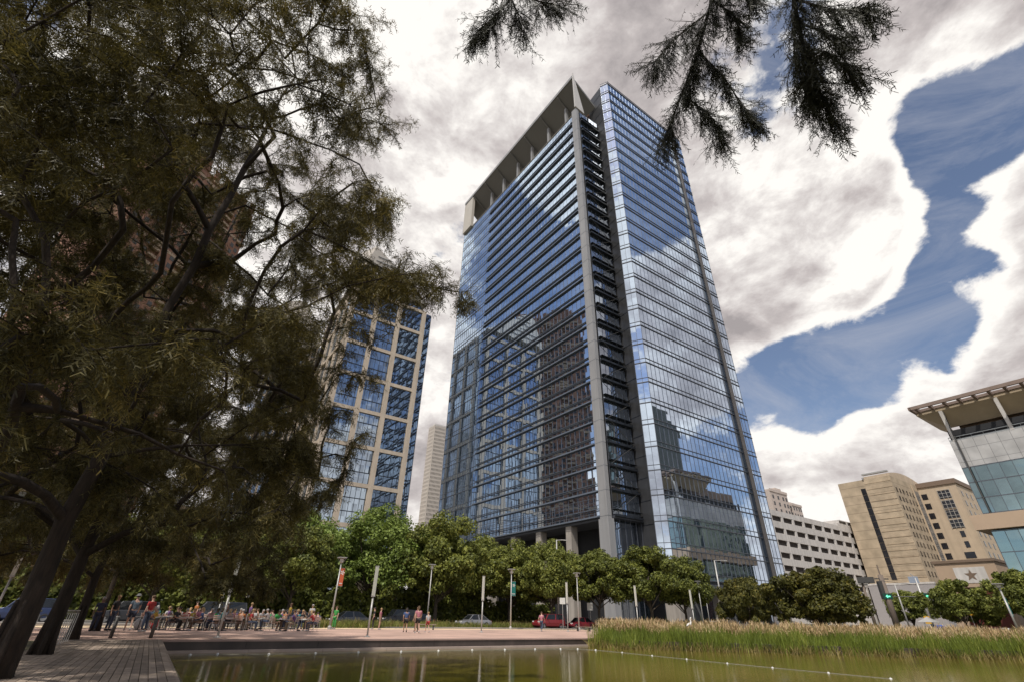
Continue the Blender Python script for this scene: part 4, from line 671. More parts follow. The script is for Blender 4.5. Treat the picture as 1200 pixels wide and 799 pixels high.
mb=MB(); mb.box(-.03,.08,12.42,12.5,-2,44); mb.build('joint',M['window_dark'],hw)
# dark stepped curtain between blocks
mb=MB(); mb.box(-.12,-.02,11.4,12.3,-2,40); mb.build('slit_window',M['window_dark'],hw)
# small tan terrace building in front with star plaque
tb=thing('tan_entrance_building','low tan building with star plaque and dark red recess before the hotel','building',(118*S,124.5*S,EYE),ANG,scale=S)
mb=MB(); mb.box(.4,12,0,12,-1.5,14.5); mb.box(0,.4,0,12,9,14.5); mb.box(0,.4,9.4,12,-1.5,9); mb.box(-.3,12.3,-.3,12.3,14.5,15.1,1); mb.box(0,.4,0,1.2,-1.5,9); mb.build('wall',[M['tanband'],M['brown_dark']],tb)
mb=MB(); mb.box(.30,.38,1.25,9.35,-1.5,8.9); mb.build('red_recess',M['darkred'],tb)
mb=MB(); mb.box(-.08,-.01,2.2,8.4,9.9,13.4); mb.build('plaque',M['white_wall'],tb)
mb=MB(); pts=[]
for k in range(10): rr=1.35 if k%2==0 else .55; t=PI/2+k*PI/5; pts.append((-.12,5.3+rr*math.cos(t),11.6+rr*math.sin(t)))
mb.add(pts,[tuple(range(10))]); mb.build('star_emblem',M['brown_dark'],tb)

# ------------------------------------------------------------------ canopy building at the right edge; origin its left-front corner, extends toward -q
mu=thing('canopy_glass_building','teal glass building with big slatted roof canopy at the right edge','building',(93.3*S,96.2*S,EYE),ANG,scale=S)
DEP=34; LEN=46
mb=MB(); mb.box(.3,DEP,-LEN,-.3,-1.5,36.5); mb.build('inner_core',M['interior'],mu)
mb=MB(); mb.box(0,DEP,-LEN,0,28.7,34.2); mb.build('panel_wall',M['panel_grey'],mu)
for nm,z0,z1 in (('upper',19.6,28.7),('lower',-1.5,16.5)):
    k=3 if nm=='upper' else 5
    for i in range(k):
        a0=z0+(z1-z0)*i/k; a1=z0+(z1-z0)*(i+1)/k; mb=MB()
        panes(mb,(.05,-LEN,0),(0,1,0),LEN-.05,a0,a1,1.9,(-1,0,0),tilt=.004,split=None)
        panes(mb,(.05,-.05,0),(1,0,0),DEP,a0,a1,1.9,(0,1,0),tilt=.004,split=None)
        mb.build('window_band',M['glassT'],mu)
mb=MB()
for s in range(25): mb.box(-.05,.06,-s*1.913-.06,-s*1.913+.0,19.6,28.7); mb.box(-.05,.06,-s*1.913-.06,-s*1.913,-1.5,16.5)
for z in (19.7,22.6,25.65,28.6,1.5,5.2,9,12.7,16.4): mb.box(-.04,.055,-LEN,0,z-.07,z+.07)
mb.build('mullion_grid',M['frame'],mu)
mb=MB(); mb.box(-1.3,DEP,-LEN,1.9,16.7,19.4); mb.build('projecting_band',M['tanband'],mu)
# roof terrace: glass rail, columns, penthouse, canopy
mb=MB(); mb.box(-.04,.04,-LEN,0,34.95,35.1)
for k in range(24): mb.box(-.03,.03,-k*1.9-.05,-k*1.9,34.25,34.95)
mb.box(-.02,.02,-LEN,0,34.22,34.5); mb.build('glass_rail',mat('rail_panel',(.42,.44,.44),.2,0,.05),mu)
mb=MB(); mb.box(3.5,DEP,-LEN,-2.0,34.25,39.8); mb.build('penthouse_wall',M['woodsoffit'],mu)
for q in (-.9,-10,-19,-28,-37):
    mb=MB(); mb.obox((-.2,q,37.4),(.28,0,0),(0,.3,0),(-.45,0,3.3)); mb.build('canopy_column',M['white_wall'],mu)
mb=MB(); mb.box(-.6,14,-LEN,3.4,40.9,41.5,0); 
mb.box(-4.0,-3.5,-LEN,3.4,41.4,42.1,1); mb.box(-4.0,14,3.1,3.6,41.4,42.1,1); mb.box(-.8,-.3,-LEN,3.0,41.55,42.1,1)
for k in range(20): mb.box(-3.6,-.8,2.4-k*2.45-.22,2.4-k*2.45+.22,41.2,42.0,1)
mb.add([(-.6,3.4,40.9),(14,3.4,40.9),(14,-.6,37.6),(2,-.6,37.6),(-.6,-LEN,40.9),(2,-LEN,37.6)],[(0,1,2,3),(0,3,5,4)])
mb.build('roof_canopy',[mat('canopy_tan',(.40,.32,.22),.8,0,.1,.3),mat('canopy_beam',(.22,.16,.13),.7,0,.15,.5)],mu)
mb=MB(); mb.tube([(-.35,-1.2,41),(-.35,-1.2,19.5)],.14,8); mb.build('drain_pipe',M['steel_dark'],mu)
mb=MB(); mb.box(.8,2.2,-6,-3.5,34.3,35.6); mb.build('roof_unit',mat('blue_unit',(.03,.05,.09),.5),mu)
# ------------------------------------------------------------------ foliage
def rot_to(dirs, ups):
    d=dirs/np.linalg.norm(dirs,axis=1,keepdims=True)
    a=np.cross(ups,d); l=np.linalg.norm(a,axis=1,keepdims=True); a=np.where(l<1e-4,np.array([[1.,0,0]]),a/np.maximum(l,1e-4))
    b=np.cross(d,a); return a,d,b       # side, along, normal
def frond_template(n, w, lf, sweep=.55):
    """flat feather: a thin stem and n pairs of narrow leaflets, unit length along +y. (faces,4,3)"""
    F=[[(-.012,0,0),(.012,0,0),(.006,1,0),(-.006,1,0)]]
    for i in range(n):
        t=.10+.88*i/(n-1); L=lf*(1-.55*abs(t-.45)**1.2*1.4)
        for s in (-1,1):
            x1=s*L; y1=t+L*sweep; z1=-L*.25
            F.append([(0,t-w,0),(0,t+w,0),(x1,y1+w*.5,z1),(x1*.98,y1-w*.6,z1)])
    return np.array(F,dtype=float)
def make_fronds(org, dirs, ups, lens, T):
    rj=np.random.default_rng(len(org)); out=[]; nv=6; pick=rj.integers(0,nv,len(org))
    for k in range(nv):
        Tj=T.copy(); m_=len(T)-1
        sc=rj.uniform(.55,1.25,(m_,1,1)); mid_=T[1:].mean(axis=1,keepdims=True)
        Tj[1:,2:,:]+=rj.normal(0,.035,(m_,1,3))+ (T[1:,2:,:]-T[1:,:2,:])*(sc-1)
        Tj[1:,:,1]+=rj.normal(0,.04,(m_,1))
        Tj[:,:,0]+=rj.normal(0,.16)*T[:,:,1]**2; Tj=Tj[[0]+[i for i in range(1,m_+1) if rj.random()>.12]]
        s_=pick==k
        if s_.any(): out.append(_fronds(org[s_],dirs[s_],ups[s_],lens[s_],Tj))
    return np.concatenate(out)
def _fronds(org, dirs, ups, lens, T):
    a,d,b=rot_to(dirs,ups); nf=len(org)
    V=(T[None,:,:,0,None]*a[:,None,None,:]+T[None,:,:,1,None]*d[:,None,None,:]+T[None,:,:,2,None]*b[:,None,None,:])*lens[:,None,None,None]+org[:,None,None,:]
    droop=T[None,:,:,1]**2*lens[:,None,None]*.22
    V[...,2]-=droop
    return V.reshape(-1,4,3)
WISP=set()
def grow(base, top_h, lean, targets, r0, seed):
    """branch skeleton: every target joins the nearest woody node. returns list of (points, radii)"""
    WISP.clear(); rnd=random.Random(seed); nodes=[]; parent=[]; load=[]
    K=14
    for i in range(K+1):
        t=i/K; nodes.append(Vector((base[0]+lean[0]*t*t+rnd.uniform(-.06,.06), base[1]+lean[1]*t*t+rnd.uniform(-.06,.06), top_h*t))); parent.append(i-1); load.append(0)
    tips=[]
    ax=Vector((base[0],base[1],0))
    for tg in sorted(targets,key=lambda t: math.hypot(t[0]-base[0],t[1]-base[1])):
        T=Vector(tg[:3]); best=None;bc=1e9
        rT=math.hypot(T.x-base[0],T.y-base[1])
        for i,nd in enumerate(nodes):
            if nd.z<1.9: continue
            rn=math.hypot(nd.x-base[0],nd.y-base[1])
            dv=T-nd; c=dv.length+ (2.2 if rn>rT else 0)+ max(0,nd.z-T.z+.3)*.7
            if c<bc: bc=c;best=i
        st=nodes[best]; dv=T-st; L=dv.length
        k=max(2,int(L/.55)); mid=st+dv*.5+Vector((rnd.uniform(-.1,.1),rnd.uniform(-.1,.1),.14))*L
        prev=best
        for j in range(1,k+1):
            t=j/k; p=st*(1-t)**2+mid*2*t*(1-t)+T*t*t+Vector((rnd.gauss(0,.03),rnd.gauss(0,.03),rnd.gauss(0,.03)))
            nodes.append(p); parent.append(prev); load.append(0); prev=len(nodes)-1
        tips.append(prev)
        if len(tg)>3: WISP.add(prev); WISP.update(range(len(nodes)-k,len(nodes)))
    for tp in tips:
        i=tp
        while i>=0: load[i]+=1; i=parent[i]
    rad=[0.0]*len(nodes)
    for i in range(len(nodes)): rad[i]=.007+.0105*max(load[i],.2)**.55
    sc=(r0-.02)/max(rad[:3]); 
    for i in range(K+1): rad[i]=max(min(rad[i]*.8,r0*.5), r0*(1-1.25*i/K), .03)
    rad[0]=r0*1.25; rad[1]=r0*.98
    # polylines
    kids={}
    for i,p in enumerate(parent): kids.setdefault(p,[]).append(i)
    lines=[]
    stack=[(0,None)]
    trunk=[list(range(K+1))]
    used=set(range(K+1))
    for i in range(K+1):
        for c in kids.get(i,[]):
            if c not in used: stack.append((c,i))
    stack=stack[1:]
    while stack:
        c,pr=stack.pop(); ln=[pr,c]; used.add(c); cur=c
        while True:
            ch=[x for x in kids.get(cur,[]) if x not in used]
            if not ch: break
            ch.sort(key=lambda x:-load[x]); nx=ch[0]
            for o in ch[1:]: stack.append((o,cur))
            used.add(nx); ln.append(nx); cur=nx
        lines.append(ln)
    return nodes,rad,list(range(K+1)),lines,parent,load
def cypress(label, base, H, lean, targets, r0, seed, mat_f, nfr=16, flen=.34):
    t=thing('cypress_tree',label,'tree',(0,0,0),0)
    t.location=(base[0],base[1],0)
    nodes,rad,trunk,lines,parent,load=grow(base,H,lean,targets,r0,seed)
    off=Vector((base[0],base[1],0))
    mb=MB(); mb.tube([nodes[i]-off for i in trunk],[rad[i] for i in trunk],12)
    # root flare ridges
    for k in range(6):
        a=2*PI*k/6+seed; mb.tube([(math.cos(a)*r0*1.55,math.sin(a)*r0*1.55,-.1),(math.cos(a)*r0*1.05,math.sin(a)*r0*1.05,.35),(math.cos(a)*r0*.75,math.sin(a)*r0*.75,1.2)],[r0*.3,r0*.34,r0*.15],6)
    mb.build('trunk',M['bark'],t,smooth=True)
    mb=MB()
    for ln in lines:
        rs=[min(rad[ln[0]],rad[ln[1]]*1.25)]+[rad[i] for i in ln[1:]]
        mb.tube([nodes[i]-off for i in ln],rs,5 if rs[1]>.05 else 4,cap=False)
    # twigs + fronds
    rg=np.random.default_rng(seed); O=[];D=[];Ls=[]
    nT=len(nodes)
    for i in range(len(trunk),nT):
        if load[i]>9: continue
        nd=nodes[i]; pd=(nd-nodes[parent[i]]); 
        if pd.length<1e-6: continue
        pd.normalize()
        tip=load[i]<=1
        k=(5 if tip else (3 if load[i]<3 else (2 if load[i]<5 else 1))) if i not in WISP else (3 if tip else 1)
        for _ in range(k):
            dv=Vector(rg.normal(0,.75,3)); dv.z*=.55; dv+=pd*.7; dv.z-=.18; dv.normalize()
            L=rg.uniform(.45,1.3)*(.55 if i in WISP else 1); n=4; pts=[nd.copy()]
            cur=nd.copy(); dd=dv.copy()
            for j in range(n): dd.z-=.11; cur=cur+dd.normalized()*(L/n); pts.append(cur.copy())
            mb.tube([p-off for p in pts],[.012,.010,.008,.006,.004],3,cap=False)
            m=int(nfr*1.7*L/.85)
            for j in range(m):
                s=rg.uniform(.1,1)*n; a=min(int(s),n-1); p=pts[a].lerp(pts[a+1],s-a)
                o_=p-off; O.append((o_.x,o_.y,o_.z)); q=dd*.5+Vector(rg.normal(0,.8,3)); q.z-=.45; D.append((q.x,q.y,q.z)); Ls.append(rg.uniform(.6,1.15)*flen)
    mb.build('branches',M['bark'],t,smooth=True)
    O=np.array(O);D=np.array(D);Ls=np.array(Ls); U=rg.normal(0,.5,O.shape)+np.array([0,0,1.])
    T=frond_template(5,.034,.27,.8)
    V=make_fronds(O,D,U,Ls,T)
    np_mesh('foliage',V,4,mat_f,t)
    return t,len(O)
CY_B=[(-8.7,9.9),(-12.2,15.0),(-17.4,22.6),(-23.5,32.0)]
CY_L=['largest cypress leaning over the boardwalk at the left edge, nearest trunk','second cypress trunk from the front beside the boardwalk railing','cypress at the far left corner of the boardwalk where it meets the pink plaza','farthest cypress, standing in the shade by the seating area behind the plaza']
tot=0
for i in range(4):
    t,nf=cypress(CY_L[i],CY_B[i],[18,17,15.5,14][i],[(.6,.2),(.5,-.3),(.3,.2),(-.3,.3)][i],CY_T[i],[.19,.18,.17,.16][i],20+i,M['cypress'],nfr=[21,23,27,29][i],flen=[.30,.34,.42,.50][i]); tot+=nf
print('fronds',tot)
# overhanging cypress behind the camera, its twigs hang into the top of the view
def overhang():
    base=(6.0,-3.2)
    t=thing('cypress_tree','cypress whose dark feathery twigs hang down into the top of the view','tree',(base[0],base[1],0))
    off=Vector((base[0],base[1],0)); rg=np.random.default_rng(3)
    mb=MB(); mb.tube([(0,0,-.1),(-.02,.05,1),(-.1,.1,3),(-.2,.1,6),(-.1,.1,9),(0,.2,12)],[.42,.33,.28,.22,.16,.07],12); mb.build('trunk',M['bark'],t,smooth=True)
    mb=MB()
    hub=[(5.85,-3.0,5.2),(4.4,-1.4,6.0),(3.0,-.2,6.2),(2.0,.6,5.9)]
    def T_(p): return Vector(p)-off
    mb.tube([T_(p) for p in hub],[.13,.09,.06,.04],7)
    starts={0:OH_B[0][0],6:OH_B[6][0],11:OH_B[11][0]}
    for k,e in starts.items():
        mb.tube([T_(hub[-1] if k!=11 else hub[-2]),T_(Vector(hub[-1])*.5+Vector(e)*.5+Vector((0,0,.25))),T_(e)],[.034,.024,.016],6)
    for k in range(16):   # crown above and behind
        z=rg.uniform(6,11.5); a=rg.uniform(0,6.28); L=rg.uniform(1.5,3.6)*(1.2-z/16)
        if math.cos(a)*-1>0.3 and math.sin(a)>0: continue
        mb.tube([(-.1,.1,z),(math.cos(a)*L*.5,math.sin(a)*L*.5,z+.5),(math.cos(a)*L,math.sin(a)*L,z+.3)],[.07,.04,.015],5)
    O=[];D=[];Ls=[]
    for bi,br in enumerate(OH_B):
        pts=[Vector(p)-off for p in br]
        r0=.015 if bi in(0,6,11) else .008
        mb.tube(pts,[r0*(1-.6*j/(len(pts)-1)) for j in range(len(pts))],5)
        nseg=len(pts)-1
        tl=sum((pts[j+1]-pts[j]).length for j in range(nseg))
        nt_=int(tl*100)
        for _ in range(nt_):
            s=rg.uniform(.05,1)**.8*nseg; a=min(int(s),nseg-1); p=pts[a].lerp(pts[a+1],s-a); d=(pts[a+1]-pts[a]).normalized()
            dv=d*.7+Vector(rg.normal(0,.42,3)); dv.z-=.6; dv.normalize(); L=rg.uniform(.07,.22); q=[p]; cur=p.copy(); 
            for j in range(3): dv.z-=.10; cur=cur+dv.normalized()*L/3; q.append(cur.copy())
            mb.tube(q,[.0032,.0026,.002,.0014],3,cap=False)
            for j in range(7):
                s2=rg.uniform(.1,1)*3; a2=min(int(s2),2); pp=q[a2].lerp(q[a2+1],s2-a2); dd=dv*.9+Vector(rg.normal(0,.5,3)); dd.z-=.35
                O.append(tuple(pp)); D.append(tuple(dd)); Ls.append(rg.uniform(.07,.15))
    # rest of the crown, out of the frame
    for k in range(2200):
        a=rg.uniform(0,6.28); r=rg.uniform(.3,3.4); z=rg.uniform(6.5,12); 
        if z<8 and math.sin(a)>0: continue
        O.append((math.cos(a)*r,math.sin(a)*r,z)); D.append(tuple(rg.normal(0,1,3)+np.array([0,0,-.3]))); Ls.append(rg.uniform(.3,.6))
    mb.build('branches',M['bark'],t,smooth=True)
    O=np.array(O);D=np.array(D);Ls=np.array(Ls);U=rg.normal(0,.8,O.shape)+np.array([0,0,1.])
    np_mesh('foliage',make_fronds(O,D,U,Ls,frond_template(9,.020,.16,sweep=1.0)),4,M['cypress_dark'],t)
overhang()

# ---- broad-leaved trees
def crown_mesh(rx,ry,rz,zc,nc,nl,size,seed,flat=.55,low=-.75):
    rg=np.random.default_rng(seed); Vs=[]; cl=[]
    tries=0
    while len(cl)<nc and tries<9000:
        tries+=1
        v=rg.normal(0,1,3); v/=np.linalg.norm(v); rr=rg.uniform(.45,1.0)**.6
        lob=1+.28*math.sin(3*math.atan2(v[1],v[0])+seed)+.12*math.sin(5*math.atan2(v[1],v[0])+2*seed)+.10*math.sin(4*v[2]*3+seed)
        if v[2]<low: continue
        p=np.array([v[0]*rx*rr*lob,v[1]*ry*rr*lob,zc+v[2]*rz*rr*(1 if v[2]>0 else .75)])
        cl.append(p)
    for c in cl:
        r=rg.uniform(.40,1.35)*min(rx,rz)*.25
        n=int(nl*rg.uniform(.7,1.3))
        q=rg.normal(0,1,(n,3)); q/=np.linalg.norm(q,axis=1,keepdims=True); q*=(rg.random((n,1))**.45)*r; q[:,2]*=.8
        P=c+q
        nrm=q/r+rg.normal(0,.6,(n,3))+np.array([0,0,.5]); a,d,b=rot_to(nrm,rg.normal(0,1,(n,3)))
        s=(rg.uniform(.6,1.3,(n,1))*size)
        a=a*s*.5; b=b*s*.8
        Vs.append(np.stack([P-b,P+a,P+b,P-a],axis=1))
    return np.concatenate(Vs),cl
def broad_tree(name,label,cat,leaf,H,rx,ry,trunk_h,nc,nl,size,seed,group=None,bark='bark2',multi=1):
    t=thing(name,label,cat,(0,0,0),0,group)
    rz=(H-trunk_h)/1.75; zc=H-rz
    V,cl=crown_mesh(rx,ry,rz,zc,nc,nl,size,seed)
    np_mesh('crown',V,4,M[leaf],t)
    rnd=random.Random(seed); mb=MB()
    r0=.017*H+.05
    for k in range(multi):
        ox=(k-(multi-1)/2)*.5
        mb.tube([(ox*.4,0,-.15),(ox*.6,.02,.4),(ox+rnd.uniform(-.15,.15),.1,trunk_h*.7),(ox*1.8+rnd.uniform(-.3,.3),.05,trunk_h*1.3),(ox*2+rnd.uniform(-.4,.4),0,zc+rz*.4)],[r0*1.4,r0*1.05,r0*.9,r0*.7,r0*.2],9)
    mb.build('trunk',M[bark],t,smooth=True)
    mb=MB()
    for k in range(18):
        c=cl[rnd.randrange(len(cl))]; s=Vector((rnd.uniform(-.1,.1),0,trunk_h*rnd.uniform(.75,1.3))); c=Vector(c); m=s.lerp(c,.5)+Vector((0,0,-.3+rnd.random()*.8))
        mb.tube([s,m,c],[r0*.42,r0*.25,r0*.08],5,cap=False)
    mb.build('limbs',M[bark],t,smooth=True)
    return t
GR_T='street trees along the far side of the plaza'
def tree_row(proto,spots,grp):
    for i,(x,y,rz,sc,label) in enumerate(spots):
        o=place(proto,i==0,(x,y,0),rz,label,sc)
bright=broad_tree('shade_tree','','tree','leafG',15,6.6,6.2,3.6,135,420,.25,3,GR_T)
tree_row(bright,[(-19.4,74.5,.3,(1.05,1.0,.99),'bright green broad tree left of the first gap, behind the tall pale light post'),
  (-30.5,77.0,2.2,(.95,.95,.98),'bright green tree between the orange banner lamp and the cypress foliage'),
  (-41.5,84,4.0,(1.0,1.0,.98),'lighter green tree partly behind the hanging cypress foliage')],GR_T)
mid=broad_tree('shade_tree','','tree','leafM',13,5.6,5.6,3.2,130,400,.25,5,GR_T)
tree_row(mid,[(-9.6,74.5,.8,(1.0,1.0,1.08),'dark green rounded tree behind the tall pole lamp left of the bench'),
  (.6,82.5,1.9,(.96,.96,.90),'yellow green tree behind the teal banner lamp'),
  (6.8,80.3,3.3,(.82,.82,.90),'olive tree right behind the tall mast with cross arms'),
  (-3.8,84.5,4.6,(.92,.95,.98),'mid green tree squeezed between the dark tree and the teal banner lamp'),
  (-54,92,1.2,(1.2,1.2,1.05),'big dark tree far left behind the seating crowd')],GR_T)
dark=broad_tree('live_oak','','tree','leafD',11.5,5.6,5.2,3.4,125,380,.24,8,GR_T)
tree_row(dark,[(14.2,82.2,.2,(.92,.92,.93),'dark live oak left of the tan column under the tower corner'),
  (21.8,81.2,2.7,(1.0,1.0,.97),'spreading live oak in front of the tower notch'),
  (27.6,83.5,4.4,(.80,.80,.88),'smaller live oak at the right end of the row, leaning toward the wide tan column'),
  (-24,60,5.1,(.75,.75,.86),'dark tree shading the cafe tables behind the plaza'),
  (-34,52,.5,(.8,.8,.85),'dark tree over the left part of the seating crowd'),
  (-31,66,1.5,(.85,.85,.9),'dark tree behind the middle of the seating crowd'),
  (-43,62,2.5,(.9,.9,.95),'dark tree at the far left of the seating area')],GR_T)
back=broad_tree('street_tree','','tree','leafD',12,6.5,6.0,2.0,100,190,.42,21,'trees across the street on the left')
tree_row(back,[(-46,108,.2,(1,1,1),'dark tree across the street behind the middle of the seating area'),(-33,104,1.9,(1,1,.95),'dark tree across the street below the stone grid tower'),
  (-21,100,3.3,(1,1,.95),'dark tree across the street between stone grid tower and pale far tower'),(-9.5,101,4.2,(.95,.95,.92),'dark tree across the street at the plain end of the glass tower'),(-62,98,2.6,(1.1,1.1,1.0),'dark tree beyond the left part of the crowd, before the low brick building'),(-80,100,.9,(1.2,1.2,1.0),'dark tree at the far left beyond the bollards'),(-98,92,3.9,(1.2,1.2,1.05),'dark tree behind the nearest cypress trunk, far beyond the railings'),(-84,74,5.2,(1.1,1.1,1.0),'dark tree in the gap between the second and third cypress trunks'),(-70,72,1.1,(.9,.9,.9),'dark tree left of the standing people by the bollards')],'trees across the street on the left')
olive=broad_tree('bushy_tree','','tree','leafO',7.6,5.0,4.4,1.0,130,340,.22,12,'bushy trees behind the reeds')
tree_row(olive,[(40.2,70.0,.4,(1.1,1.1,1.03),'broad olive bushy tree behind the reeds, tallest of the group'),
  (32.0,71.5,1.7,(.62,.7,.88),'dark bushy tree at the left end of the bushy group beside the tower base'),
  (46.5,76.8,3.0,(.75,.8,.86),'bushy tree at the right end of the group before the parking garage'),
],'bushy trees behind the reeds')
rtree=broad_tree('street_tree','','tree','leafM',8.5,4.6,4.4,2.2,110,300,.24,15,'trees along the far street on the right')
tree_row(rtree,[(72.5,85.8,.4,(.80,.80,.94),'round street tree right of the traffic signal pole'),
  (79.5,106.2,1.7,(.9,.9,.88),'dark street tree left of the traffic signal pole'),
  (76.8,78.6,3.0,(.95,.95,1.05),'tall street tree in front of the teal glass building'),
  (84,84,4.1,(1.15,1.15,1.08),'street tree at the right edge below the glass building'),
  (76.5,88,5.0,(.75,.75,.68),'small light green tree between the two taller street trees'),
  (64.5,104,1.0,(.7,.7,.7),'small tree at the foot of the white parking garage')],'trees along the far street on the right')

def hedge(label,p0,p1,q,h,th,n,seed):
    t=thing('hedge',label,'hedge',G(p0,q,0),ANG); rg=np.random.default_rng(seed); L=p1-p0
    c=np.stack([rg.uniform(0,L,n),rg.uniform(-th,th,n),rg.uniform(0,h,n)],1); c[:,2]*=1+.18*np.sin(c[:,0]*.7)+.1*np.sin(c[:,0]*2.3)
    a_,d_,b_=rot_to(rg.normal(0,1,(n,3))+np.array([0,-.5,.4]),rg.normal(0,1,(n,3))); s_=rg.uniform(.2,.42,(n,1)); a_=a_*s_*.6; b_=b_*s_*.8
    np_mesh('leaves',np.stack([c-b_,c+a_,c+b_,c-a_],1),4,M['leafD'],t)
hedge('long dark hedge across the street behind the seating area',-150,-24,-7.5,3.6,1.3,52000,5)
# ---- reeds along the water: countless stems, one mass
def blades(n, pts_fn, h0,h1, w, lean, seed, zf):
    rg=np.random.default_rng(seed); P=pts_fn(rg,n); h=rg.uniform(h0,h1,(n,1)); h=h*(1+.28*np.sin(P[:,:1]*1.7+np.sin(P[:,1:2]*2.1)*1.5)*np.cos(P[:,:1]*.63+P[:,1:2])); h=np.where(rg.random((n,1))<.10,h*1.22,h); a=rg.uniform(0,2*PI,(n,1))
    side=np.concatenate([np.cos(a),np.sin(a),0*a],1)*w*rg.uniform(.6,1.4,(n,1)); ln=rg.normal(0,lean,(n,3)); ln[:,2:]=0
    base=np.concatenate([P,zf(P)],1); midp=base+np.array([0,0,.55])*h+ln*h*.35; top=base+np.array([0,0,1.])*h+ln*h
    q1=np.stack([base-side,base+side,midp+side*.8,midp-side*.8],1); q2=np.stack([midp-side*.8,midp+side*.8,top+side*.15,top-side*.15],1)
    return np.concatenate([q1,q2]), top
front=[(5.6,37.4),(7.4,36.7),(11.3,35.9),(17,35.4),(21.5,34.6),(26.7,34.2),(31.3,33.7),(46,32.3),(70,30)]
def reed_pts(depth0,depth1):
    seg=[(Vector(a_),Vector(b_)) for a_,b_ in zip(front,front[1:])]; lens=np.array([(b_-a_).length for a_,b_ in seg]); cum=lens/lens.sum()
    def f(rg,n):
        k=rg.choice(len(seg),n,p=cum); t=rg.random(n); A=np.array([[*s[0]] for s in seg])[k]; B=np.array([[*s[1]] for s in seg])[k]
        p=A+(B-A)*t[:,None]; d=(B-A); nn_=np.stack([-d[:,1],d[:,0]],1); nn_/=np.linalg.norm(nn_,axis=1,keepdims=True)
        dep=rg.uniform(depth0,depth1,n)+.35*np.sin(p[:,0]*1.3)+.25*np.sin(p[:,0]*3.1)
        return p+nn_*dep[:,None]
    return f
def zfun(P): return np.where(True,-.47,0)*np.ones((len(P),1))+np.clip(0,0,0)
V1,_=blades(26000,reed_pts(-.45,3.2),.75,1.30,.016,.16,1,lambda P: np.full((len(P),1),-.46))
V2,_=blades(17000,reed_pts(2.6,8.5),.75,1.15,.018,.14,2,lambda P: np.full((len(P),1),-.10))
V1=np.concatenate([V1,V2])
o=np_mesh('reeds',V1,4,M['reed']); tag(o,'dense green reeds growing along the water edge','reeds',kind='stuff')
def plumes(n,fn,z0,h0,h1,seed):
    rg=np.random.default_rng(seed); P=fn(rg,n); out=[]
    top=np.concatenate([P,np.full((n,1),z0)+rg.uniform(h0,h1,(n,1))+.20*np.sin(P[:,:1]*1.7+np.sin(P[:,1:2]*2.1)*1.5)*np.cos(P[:,:1]*.63+P[:,1:2])],1)
    for k in range(5):
        a=rg.uniform(0,2*PI,(n,1)); L=rg.uniform(.16,.30,(n,1)); d=np.concatenate([np.cos(a)*.45,np.sin(a)*.45,np.ones((n,1))*.8],1)*L; s=np.concatenate([-np.sin(a),np.cos(a),0*a],1)*.018
        b=top-np.array([0,0,.12])*k*.5; out.append(np.stack([b-s,b+s,b+d+s*.3,b+d-s*.3],1))
    return np.concatenate(out)
P1=plumes(3600,reed_pts(1.4,3.6),-.46,1.15,1.50,4); P2=plumes(7000,reed_pts(3.0,8.5),-.10,.85,1.22,5)
o=np_mesh('reed_plumes',np.concatenate([P1,P2]),4,M['plume']); tag(o,'feathery tan plumes topping the green reeds','reed plumes',kind='stuff')
Vd,_=blades(9000,reed_pts(-.7,.3),.18,.50,.015,.5,7,lambda P: np.full((len(P),1),-.46))
o=np_mesh('dry_grass',Vd,4,M['drygrass']); tag(o,'low straw coloured dry stalks at the foot of the reeds by the water','dry grass',kind='stuff')
# planting bed behind the plaza
def bed_pts(s0,s1,o0,o1):
    def f(rg,n):
        s=rg.uniform(s0,s1,n); o_=rg.uniform(o0,o1,n)*1.0+ .21*s
        c=np.array([a.x,a.y]); return c[None]+np.outer(s,[u.x,u.y])-np.outer(o_,[nn.x,nn.y])
    return f
Vb,_=blades(22000,bed_pts(12,52,20.6,25.5),.25,.62,.025,.30,9,lambda P: np.full((len(P),1),0.0))
o=np_mesh('ornamental_grass',Vb,4,M['leafM']); tag(o,'soft green ornamental grass bed between the plaza and the street','grass bed',kind='stuff')
Vb,_=blades(3000,bed_pts(12,52,20.4,25.5),.4,.8,.02,.35,10,lambda P: np.full((len(P),1),0.0))
o=np_mesh('ornamental_grass_tufts',Vb,4,M['drygrass']); tag(o,'yellowed tufts standing in the ornamental grass bed','grass tufts',kind='stuff')
# ------------------------------------------------------------------ poles, lamps
LP='pale light posts standing around the plaza'
def light_post():
    t=thing('light_post','','light post',(0,0,0),0,LP)
    mb=MB(); mb.tube([(0,0,0),(0,0,2.35)],.055,10); mb.build('shaft',M['steel'],t,smooth=True)
    mb=MB(); mb.lathe([(.001,.0),(.19,.0),(.19,.03),(.08,.05),(.06,.10)],14); mb.build('base_plate',M['steel'],t)
    mb=MB(); mb.box(-.085,.085,-.085,.085,2.35,4.2); mb.build('light_panel',M['lamp_panel'],t,bevel=.01)
    mb=MB(); mb.box(-.092,.092,-.092,.092,2.33,2.42); mb.box(-.092,.092,-.092,.092,4.18,4.24); mb.build('collar',M['steel'],t)
    return t
lp=light_post()
for i,(x,y,h,l) in enumerate([(-13.9,27.1,3.45,'pale light post nearest the pond corner, beside the seated woman in white'),(-8.0,32.4,3.7,'tall pale light post in front of the bright green tree'),
   (-2.1,48.7,4.4,'pale light post right of the first bench'),(6.9,60.9,4.8,'pale light post between the tall mast and the far bench'),(14.6,60.4,4.6,'pale light post rising from the reeds under the live oak'),
   (22.8,66.1,4.6,'pale light post before the wide tan column'),(-26.5,50.5,3.9,'light post among the cafe tables'),(-20.4,20.6,5.2,'grey light post behind the cypress trunks at the left edge'),(-26,28,4.4,'slim light post behind the boardwalk railing')]):
    place(lp,i==0,(x,y,.01),ANG,l,(1.0,1.0,h/4.2))
HL='street lamps with box heads near the plaza'
